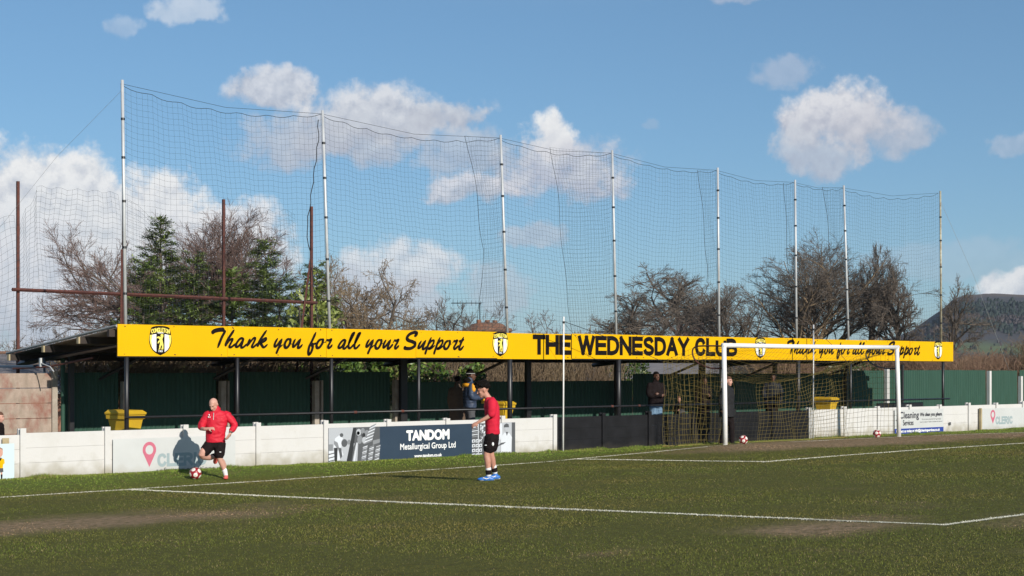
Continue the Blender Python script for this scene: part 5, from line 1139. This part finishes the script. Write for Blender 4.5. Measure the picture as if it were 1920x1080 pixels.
def head(mb, c, face, down=0., tilt=0., k=1.):
    f, r, u = basis(face, down, tilt); c = Vector(c); rot = Matrix((r, f, u)).transposed(); P = lambda x, y, z: c+(r*x+f*y+u*z)*k
    ellipsoid(mb, P(0, -.012, .030), (.074*k, .096*k, .088*k), rot); ellipsoid(mb, P(0, .022, -.035), (.059*k, .072*k, .082*k), rot); ellipsoid(mb, P(0, .062, -.098), (.030*k, .028*k, .024*k), rot)
    rings_tube(mb, [P(0, .088, .022), P(0, .104, -.008), P(0, .112, -.026)], [.009*k, .012*k, .016*k], 8); ellipsoid(mb, P(0, .076, .034), (.052*k, .022*k, .012*k), rot)
    ellipsoid(mb, P(0, .082, -.066), (.026*k, .014*k, .012*k), rot)
    for s in (-1, 1): ellipsoid(mb, P(s*.075, -.012, -.008), (.011*k, .020*k, .034*k), rot); ellipsoid(mb, P(s*.038, .060, -.022), (.024*k, .022*k, .026*k), rot)
    return P, rot
def features(parent, P, rot, brow=None, lips=True, k=1.):
    for s in (-1, 1):
        m = MB(); ellipsoid(m, P(s*.030, .083, .014), (.011*k, .008*k, .006*k), rot, 8, 6); m.build('eye', EYE, parent, smooth=True)
        if brow: m = MB(); ellipsoid(m, P(s*.032, .090, .034), (.020*k, .006*k, .005*k), rot, 8, 5); m.build('eyebrow', brow, parent, smooth=True)
    if lips: m = MB(); ellipsoid(m, P(0, .094, -.066), (.020*k, .006*k, .006*k), rot, 10, 6); m.build('mouth', LIP, parent, smooth=True)
def hand(mb, w, d, pn, curl=.5, side_=1, k=1.):
    """palm, four unequal bent fingers and a thumb from the side of the palm; d points to the fingers, pn out of the palm"""
    w = Vector(w); d = Vector(d).normalized(); pn = Vector(pn); pn = (pn-d*pn.dot(d)).normalized(); a = d.cross(pn)*side_
    rot = Matrix((a, d, pn)).transposed(); ellipsoid(mb, w+d*.045*k, (.040*k, .052*k, .018*k), rot)
    for i, L in enumerate((.066, .076, .070, .054)):
        b = w+d*.082*k+a*(.028-.019*i)*k; c1 = curl*(.9+.12*i); p1 = b+(d*math.cos(c1*.5)+pn*math.sin(c1*.5))*L*.45*k; p2 = p1+(d*math.cos(c1*1.3)+pn*math.sin(c1*1.3))*L*.32*k; p3 = p2+(d*math.cos(c1*2.1)+pn*math.sin(c1*2.1))*L*.26*k
        rings_tube(mb, [b-d*.02*k, b, p1, p2, p3], [.0095*k, .0095*k, .009*k, .0085*k, .0075*k], 8)
    t0 = w+d*.022*k+a*.030*k; rings_tube(mb, [t0, t0+(a*.7+d*.6+pn*.25)*.034*k, t0+(a*.45+d*.9+pn*.55)*.064*k], [.013*k, .011*k, .0085*k], 8)
def shoe(mb, ankle, toe_dir, L=.27, sole=0., h=.075, w=.046):
    a = Vector(ankle); f = Vector((toe_dir[0], toe_dir[1], 0)).normalized(); up = Vector((0, 0, 1)); b = Vector((a.x, a.y, sole+.03))-f*.055
    if len(toe_dir) > 2: f = Vector(toe_dir).normalized(); b = a-f*.03
    rot = Matrix((f.cross(Vector((0,0,1))).normalized(), f, f.cross(Vector((0,0,1))).normalized().cross(f))).transposed()
    ellipsoid(mb, b+f*.02, (w*.82, .058, .034), rot); rings_tube(mb, [b+f*.0, b+f*.10, b+f*(L-.07)], [.040, .043, .030], 12); ellipsoid(mb, b+f*(L-.085), (w, .065, .026), rot); rings_tube(mb, [a, b+f*.03], [.040, .042], 10)
SKIN_V = .0115
def place(ob, x, y, z, extra=0.): ob.location = (x, y, z); ob.rotation_euler = (0, 0, YAW+extra)
def gnd(x, y): return float(gz(np.float64(x), np.float64(y)))

# --- bald player kicking: X to the viewer's right, Y away from the viewer
def bald_player():
    m = MB(); P, rot = head(m, (-.222, -.06, 1.395), (-.32, -1), .62, .06, 1.02)
    rings_tube(m, [(-.165,.02,1.22), (-.19,-.01,1.32)], [.062,.058])
    loft(m, [((-.195,.0,.66),.15,.10,.2), ((-.195,0,.80),.145,.10,.2), ((-.18,0,1.0),.165,.105,.2), ((-.17,.0,1.16),.18,.11,.2), ((-.165,.01,1.26),.11,.08,.2)])
    rings_tube(m, [(-.36,-.03,1.19), (-.445,-.06,.98), (-.36,-.22,.945), (-.275,-.26,.955)], [.055,.042,.036,.028]); hand(m, (-.285,-.262,.957), (1,-.25,.10), (-.1,.7,-.9), .95, -1)
    rings_tube(m, [(.02,.02,1.185), (.145,.0,1.0), (.105,-.16,.865)], [.055,.042,.031]); hand(m, (.105,-.16,.865), (-.55,-.15,-1), (-.9,.5,.1), .42, 1)
    rings_tube(m, [(-.115,.0,.68), (-.115,-.05,.42), (-.02,.03,.12)], [.088,.060,.036]); rings_tube(m, [(-.075,.0,.33), (-.045,.04,.24)], [.055,.05])
    rings_tube(m, [(-.285,.0,.68), (-.425,-.16,.47), (-.33,.12,.40), (-.27,.33,.43)], [.088,.064,.056,.038])
    body = fuse(m, 'person', SKINPALE, None, SKIN_V); tag(body, 'bald player in a red top kicking a ball by the wall', 'person'); features(body, P, rot, None, True, 1.02)
    s = MB(); loft(s, [((-.195,-.01,.695),.178,.125,.2), ((-.20,-.01,.76),.172,.122,.2), ((-.19,-.01,.92),.180,.128,.2), ((-.17,0,1.08),.195,.132,.2), ((-.165,.0,1.17),.205,.125,.2), ((-.165,.005,1.245),.15,.10,.2), ((-.170,.0,1.285),.075,.075,.2)])
    rings_tube(s, [(-.165,.01,1.25), (-.182,-.005,1.315)], [.078,.072]); rings_tube(s, [(-.335,-.012,1.192), (-.42,-.045,1.06), (-.455,-.06,.985), (-.43,-.10,.97)], [.086,.071,.060,.052])
    rings_tube(s, [(.0,.02,1.195), (.09,.02,1.10), (.155,.0,1.0), (.122,-.10,.915)], [.086,.071,.061,.048])
    sh = fuse(s, 'training_top', REDSHELL, body, .012, 2, .009, 8.5, 3)
    z = MB(); z.tube([(-.205,-.134,1.245), (-.208,-.140,1.18), (-.210,-.141,1.115)], .006, 6); z.build('zip', BOARDWHITE, sh)
    for (x, zz, w, h) in ((-.292,1.205,.011,.018), (-.306,1.165,.013,.013), (-.276,1.163,.013,.013)): e = MB(); ellipsoid(e, (x, -.128, zz), (w, .012, h), None, 8, 6); e.build('chest_badge', WHITEINK, sh)
    p = MB(); loft(p, [((-.20,0,.60),.165,.115,.2), ((-.195,0,.75),.16,.118,.2)]); rings_tube(p, [(-.285,-.01,.66), (-.375,-.105,.53)], [.112,.098]); rings_tube(p, [(-.115,-.01,.66), (-.115,-.04,.47)], [.110,.094])
    shr = fuse(p, 'shorts', BLACKCLOTH, body, .011, 2, .006, 9, 5); e = MB(); ellipsoid(e, (-.085, -.135, .515), (.020, .02, .010), None, 8, 6); e.build('emblem', WHITEINK, shr)
    e = MB(); ellipsoid(e, (-.445, -.20, .585), (.012, .02, .03), None, 8, 6); e.build('emblem', BOARDWHITE, shr)
    k = MB(); rings_tube(k, [(-.035,.015,.175), (-.012,.03,.075)], [.050,.042]); fuse(k, 'sock', WHITESOCK, body, .009, 2)
    k = MB(); rings_tube(k, [(-.30,.22,.415), (-.265,.35,.43)], [.052,.046]); fuse(k, 'sock', BLACKCLOTH, body, .009, 2)
    k = MB(); shoe(k, (-.01,.03,.07), (.12,-1), .25); fuse(k, 'boot', CORALBOOT, body, .010, 2)
    k = MB(); shoe(k, (-.262,.36,.43), (-.15,.35,-.9), .24); fuse(k, 'boot', CORALBOOT, body, .010, 2)
    w = MB(); ellipsoid(w, (.112,-.145,.885), (.040,.040,.018)); w.build('watch', BLACKRUBBER, body, smooth=True)
    x, y = -13.60, .60; place(body, x, y, gnd(x, y)+.0)
bald_player()

# --- curly haired player, seen from his left side
def curly_player():
    m = MB(); P, rot = head(m, (-.135, .0, 1.525), (-1, -.12), .30, 0, .98)
    rings_tube(m, [(-.025,.0,1.36), (-.10,.0,1.47)], [.060,.055])
    loft(m, [((.015,0,.80),.095,.15,0), ((.02,0,.95),.095,.145,0), ((.02,0,1.12),.105,.16,0), ((.005,0,1.28),.105,.17,0), ((-.01,0,1.38),.07,.11,0)])
    rings_tube(m, [(.02,-.185,1.325), (.0,-.225,1.125), (-.225,-.235,.985)], [.050,.042,.028]); hand(m, (-.225,-.235,.985), (-1,-.08,-.62), (.2,.9,-.45), .95, 1)
    rings_tube(m, [(.02,.185,1.325), (.05,.225,1.10), (-.02,.22,.90)], [.050,.042,.028]); hand(m, (-.02,.22,.90), (-.3,0,-1), (-.3,-.9,0), .6, -1)
    rings_tube(m, [(.015,-.085,.80), (-.065,-.09,.475), (-.055,-.10,.33), (-.035,-.10,.09)], [.090,.060,.058,.036])
    rings_tube(m, [(.02,.085,.80), (-.005,.12,.475), (.02,.15,.33), (.065,.20,.10)], [.090,.060,.058,.036])
    body = fuse(m, 'person', SKIN, None, SKIN_V); tag(body, 'curly black haired player in a red t-shirt standing sideways on the pitch', 'person'); features(body, P, rot, HAIRBLACK, True, .98)
    s = MB(); loft(s, [((.025,0,.785),.122,.178,0), ((.025,0,.90),.118,.172,0), ((.025,0,1.08),.122,.180,0), ((.012,0,1.24),.128,.19,0), ((-.002,0,1.34),.108,.16,0), ((-.02,0,1.405),.062,.085,0)])
    for s_ in (-1, 1): rings_tube(s, [(.015,s_*.165,1.325), (.02,s_*.21,1.22), (.012,s_*.225,1.135)], [.078,.075,.070])
    sh = fuse(s, 'tshirt', REDCLOTH, body, .012, 2, .007, 7, 1)
    e = MB(); e.tube([(-.03,-.13,1.382), (.0,-.165,1.362), (.03,-.195,1.325)], .004, 5); e.build('shoulder_piping', BOARDWHITE, sh)
    p = MB(); loft(p, [((.02,0,.68),.115,.165,0), ((.02,0,.83),.112,.165,0)]); rings_tube(p, [(.01,-.09,.73), (-.03,-.095,.565)], [.115,.106]); rings_tube(p, [(.02,.09,.73), (.015,.11,.57)], [.115,.106])
    shr = fuse(p, 'shorts', BLACKCLOTH, body, .011, 2, .006, 9, 2)
    e = MB(); ellipsoid(e, (.035, -.205, .625), (.020, .012, .032)); e.build('club_badge', WHITEINK, shr, smooth=True); e = MB(); ellipsoid(e, (-.085, -.185, .605), (.022, .014, .008)); e.build('emblem', WHITEINK, shr, smooth=True)
    for (a, b, c, d_) in (((-.043,-.10,.215), (-.036,-.10,.085), (-.036,-.10,.08), (-1, -.05)), ((.045,.175,.235), (.066,.20,.115), (.066,.20,.10), (-.75,-.2))):
        v0, v1 = Vector(a), Vector(b); k = MB(); rings_tube(k, [v0, v1], [.050,.043]); so = fuse(k, 'sock', WHITESOCK, body, .009, 2); k = MB(); rings_tube(k, [v0.lerp(v1, .34), v0.lerp(v1, .74)], [.0535,.050]); fuse(k, 'band', BLACKCLOTH, so, .009, 1)
        k = MB(); shoe(k, c, d_, .27, .0 if a[1] < 0 else .01); bo = fuse(k, 'boot', BLUEBOOT, body, .008, 2)
        f = Vector((d_[0], d_[1], 0)).normalized(); k = MB(); b0 = Vector((c[0], c[1], .014 if a[1] < 0 else .024))-f*.055; rings_tube(k, [b0-f*.01, b0+f*.10, b0+f*.19], [.030,.034,.028]); so = fuse(k, 'sole', BOARDWHITE, bo, .008, 1)
        k = MB(); q = b0+Vector((0, -.045, .030)); k.tube([q+f*.04+Vector((0, 0, .012)), q+f*.09-Vector((0, 0, .008)), q+f*.15+Vector((0, .006, .012))], .008, 5); k.build('side_flash', WHITEINK, bo)
    h = MB(); rg = random.Random(4)
    for i in range(190):
        a = rg.uniform(0, 6.28); e_ = math.asin(rg.uniform(-.25, 1)); d = Vector((math.cos(a)*math.cos(e_), math.sin(a)*math.cos(e_), math.sin(e_)))
        if d.y > .35 and d.z < .45: continue
        if d.z < .0 and d.y > -.2: continue
        c = P(d.x*.084, -.018+d.y*.108, .056+d.z*.104); r = rg.uniform(.020, .033); ellipsoid(h, c, (r, r, r*rg.uniform(.7, 1.1)), None, 7, 5)
    for i in range(34): c = P(rg.uniform(-.055, .055), rg.uniform(.02, .10), rg.uniform(.085, .165)); r = rg.uniform(.020, .031); ellipsoid(h, c, (r, r, r), None, 7, 5)
    fuse(h, 'hair', HAIRBLACK, body, .009, 0, .004, 60, 3)
    x, y = -11.66, -4.69; place(body, x, y, gnd(x, y)-.005)
curly_player()

# --- standing figures built on one adjustable body
def figure(label, x, y, z, H, face, jacket, trousers, skin, hair, arms, down=0., lean=0., coat_len=.44, skirt=0., hood=None, cap=None, voxel=.017, bulk=1., hair_part=True, legs=((-.09, 0), (.09, 0)), group=None, jmat_folds=.007, child=1., shoes=None, hair_top=True):
    """face is the facing direction in view axes; arms are ((elbow),(wrist),(hand dir)) in body axes: X to the person's left, Y backwards, Z up, for a height of 1.75 m"""
    k = H/1.75; f = Vector((face[0], face[1], 0)).normalized(); lft = Vector((-f.y, f.x, 0)); M = lambda v: (lft*v[0]-f*v[1])*k+Vector((0, 0, v[2]*k))-Vector((0, 0, 0)); Lx = math.atan2(lft.y, lft.x)
    T = lambda v: M((v[0], v[1]-lean*max(0, v[2]-.9), v[2]))
    m = MB(); P, rot = head(m, T((0, -.035, 1.625)), (f.x, f.y), down, 0, k*child)
    rings_tube(m, [T((0,.015,1.40)), T((0,-.01,1.54))], [.060*k,.055*k])
    loft(m, [(T((0,0,.84)),.155*k,.10*k,Lx), (T((0,0,1.05)),.15*k,.10*k,Lx), (T((0,0,1.25)),.175*k,.11*k,Lx), (T((0,0,1.42)),.12*k,.08*k,Lx)])
    for sgn, a in zip((1, -1), arms):
        el, wr, hd, pn, cu = a; rings_tube(m, [T((sgn*.185,.01,1.39)), T(el), T(wr)], [.048*k,.040*k,.028*k]); hand(m, T(wr), M(hd), M(pn), cu, sgn, k)
    for (lx, ly) in legs: rings_tube(m, [T((lx,.0,.84)), M((lx*1.1, ly*.5-.02, .47)), M((lx*1.15, ly+.02, .08))], [.085*k,.058*k,.038*k])
    body = fuse(m, 'person', skin, None, voxel, 3); tag(body, label, 'person', group); features(body, P, rot, hair if hair_part else None, True, k*child)
    s = MB(); B = bulk; loft(s, [(T((0,0,1.28-coat_len)),(.195+skirt)*k*B,(.135+skirt*.6)*k*B,Lx), (T((0,0,1.05)),.188*k*B,.130*k*B,Lx), (T((0,0,1.25)),.205*k*B,.135*k*B,Lx), (T((0,0,1.38)),.195*k*B,.115*k*B,Lx), (T((0,.0,1.47)),.10*k,.085*k,Lx)])
    for sgn, a in zip((1, -1), arms): rings_tube(s, [T((sgn*.185,.005,1.385)), T(a[0]), T(Vector(a[0]).lerp(Vector(a[1]), .93))], [.076*k*B,.066*k*B,.048*k*B])
    rings_tube(s, [T((0,.015,1.44)), T((0,.0,1.53))], [.082*k,.076*k])
    jk = fuse(s, 'jacket', jacket, body, voxel, 2, jmat_folds, 9, len(label))
    p = MB(); loft(p, [(T((0,0,.80)),.172*k,.118*k,Lx), (T((0,0,.95)),.165*k,.115*k,Lx)])
    for (lx, ly) in legs: rings_tube(p, [T((lx,.0,.82)), M((lx*1.1, ly*.5-.02, .47)), M((lx*1.15, ly+.02, .05))], [.100*k,.078*k,.062*k])
    fuse(p, 'trousers', trousers, body, voxel, 2, .006, 9, 2)
    for (lx, ly) in legs: q = MB(); shoe(q, M((lx*1.15, ly+.02, .075)), (f.x, f.y), .27*k); fuse(q, 'shoe', shoes or BLACKRUBBER, body, .013, 2)
    if cap or hair_top:
        h = MB(); ellipsoid(h, P(0, -.020, .050), (.082*k*child, .103*k*child, .086*k*child), rot)
        if cap: ellipsoid(h, P(0, -.030, .085), (.075*k*child, .09*k*child, .08*k*child), rot)
        ho = MB(); # cut the cap so that the face stays free
        vv = []; ff = []
        for fc in h.f:
            c = sum((Vector(h.v[i]) for i in fc), Vector())/len(fc)-P(0, 0, 0); yy = c.dot((P(0, 1, 0)-P(0, 0, 0)).normalized())/(k*child); zz = c.dot((P(0, 0, 1)-P(0, 0, 0)).normalized())/(k*child)
            if zz > (.028 if cap else .062) or (yy < .0 and zz > -.02) or (yy < -.05 and zz > -.055): ff.append(fc)
        ho.v = h.v; ho.f = ff; ho.mi = [0]*len(ff); ho.build('woolly_hat' if cap else 'hair', cap or hair, body, smooth=True)
    body_loc = (x, y, z); place(body, x, y, z); return body, P, rot, T, jk
DOWN_ARMS = (((.225,.02,1.13), (.235,-.03,.90), (0,-.15,-1), (-1,0,0), .5), ((-.225,.02,1.13), (-.235,-.03,.90), (0,-.15,-1), (1,0,0), .5))
FOLDED = (((.22,-.04,1.14), (.0,-.20,1.16), (-1,-.1,.1), (0,.9,-.2), .7), ((-.22,-.04,1.13), (.02,-.22,1.12), (1,-.1,.15), (0,.9,-.2), .7))
TZ = .14
# person in padded jacket, turned to the right and away
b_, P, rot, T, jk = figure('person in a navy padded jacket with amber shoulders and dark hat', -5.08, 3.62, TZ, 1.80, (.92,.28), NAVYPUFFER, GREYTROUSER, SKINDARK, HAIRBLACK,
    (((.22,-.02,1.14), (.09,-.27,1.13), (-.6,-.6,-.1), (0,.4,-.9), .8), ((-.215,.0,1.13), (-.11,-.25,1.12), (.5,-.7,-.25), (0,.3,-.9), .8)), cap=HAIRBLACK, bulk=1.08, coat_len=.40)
m = MB(); rings_tube(m, [T((-.16,.06,1.40)), T((-.10,.115,1.41)), T((.0,.135,1.40)), T((.12,.11,1.41))], [.05,.05,.05,.05]); fuse(m, 'shoulder_panel', AMBERCLOTH, jk, .012, 2)
m = MB(); rings_tube(m, [T((-.235,-.02,1.40)), T((-.245,-.02,1.30))], [.055,.056]); fuse(m, 'shoulder_panel', AMBERCLOTH, jk, .012, 2)
m = MB(); ellipsoid(m, T((0,.06,1.515)), (.11,.11,.07)); fuse(m, 'hood', HAIRBLACK, jk, .012, 2)
for zz in (1.0, 1.07, 1.14, 1.21, 1.28): m = MB(); m.tube([T((.205*math.cos(a)*1.06, .14*math.sin(a)*1.06, zz)) for a in np.linspace(0, 2*math.pi, 25)], .006, 4); m.build('quilt_seam', BLUECLOTH, jk)
m = MB(); m.tube([P(.082*math.cos(a), -.02+.106*math.sin(a), .052) for a in np.linspace(0, 2*math.pi, 25)], .006, 5); m.build('hat_stripe', BOARDWHITE, b_)
m = MB(); ellipsoid(m, T((-.06,-.40,1.02)), (.07,.05,.045)); ellipsoid(m, T((-.05,-.33,1.07)), (.05,.05,.05)); o = fuse(m, 'amber_bag', AMBERCLOTH, None, .012, 2); tag(o, 'small amber bag held by the person in the padded jacket', 'bag'); place(o, -5.08, 3.62, TZ)
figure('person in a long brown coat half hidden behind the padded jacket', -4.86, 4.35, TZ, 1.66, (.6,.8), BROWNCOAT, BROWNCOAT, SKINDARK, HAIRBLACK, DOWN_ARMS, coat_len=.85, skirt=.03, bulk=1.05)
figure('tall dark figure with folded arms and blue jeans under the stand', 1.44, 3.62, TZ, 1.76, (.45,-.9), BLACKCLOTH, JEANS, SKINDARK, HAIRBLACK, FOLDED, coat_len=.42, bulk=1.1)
b_, P, rot, T, jk = figure('small dim child behind the goal net beside the figure in blue jeans', 2.44, 3.7, TZ, 1.08, (.3,-1), BLACKCLOTH, BLACKCLOTH, SKIN, HAIRBROWN, FOLDED, child=1.18, bulk=1.05)
m = MB(); ellipsoid(m, T((.05,-.24,1.05)), (.10,.06,.10)); o = fuse(m, 'toy_bundle', GREYTROUSER, None, .012, 2); tag(o, 'grey bundle hugged by the small child behind the net', 'bundle'); place(o, 2.44, 3.7, TZ)
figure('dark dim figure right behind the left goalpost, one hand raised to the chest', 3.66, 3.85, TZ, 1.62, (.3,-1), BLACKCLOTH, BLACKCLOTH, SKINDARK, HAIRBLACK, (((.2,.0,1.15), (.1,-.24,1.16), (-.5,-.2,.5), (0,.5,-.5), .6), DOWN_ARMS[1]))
figure('young man in a charcoal jacket standing behind the left goalpost', 1.60, 1.28, gnd(1.60, 1.28)-.02, 1.76, (.78,-.62), DARKJACKET, BLACKCLOTH, SKINPALE, HAIRBROWN, (((.215,.05,1.14), (.22,-.02,.92), (0,-.2,-1), (-1,0,0), .6), ((-.235,.05,1.14), (-.245,.0,.92), (0,-.2,-1), (1,0,0), .6)), coat_len=.56, skirt=.03, voxel=.014, bulk=1.1, legs=((-.08,.10), (.08,-.10)), down=.08)
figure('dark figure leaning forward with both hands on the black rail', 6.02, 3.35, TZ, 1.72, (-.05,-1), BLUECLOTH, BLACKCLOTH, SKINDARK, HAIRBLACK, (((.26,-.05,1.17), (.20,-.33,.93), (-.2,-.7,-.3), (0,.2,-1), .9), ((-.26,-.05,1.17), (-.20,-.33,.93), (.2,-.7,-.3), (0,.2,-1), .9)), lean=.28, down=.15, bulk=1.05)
figure('boy with short brown hair looking right, cut by the left edge of the view', -16.56, 3.9, -.02, 1.16, (1,-.12), BLACKCLOTH, BLACKCLOTH, SKINPALE, HAIRBROWN, DOWN_ARMS, child=1.22, down=.12)

# ---------------------------------------------------------------- air
def haze(density):
    m = bpy.data.materials.new('air'); m.use_nodes = True; nt = m.node_tree; nt.nodes.remove(nt.nodes['Principled BSDF'])
    v = nt.nodes.new('ShaderNodeVolumePrincipled'); v.inputs['Color'].default_value = (.80, .88, 1, 1); v.inputs['Density'].default_value = density; v.inputs['Anisotropy'].default_value = .2
    nt.links.new(v.outputs[0], nt.nodes['Material Output'].inputs['Volume'])
    stuff(MB().box(-3600, 3600, -3600, 3600, -4.5, 82).build('haze', m))
haze(.00012)
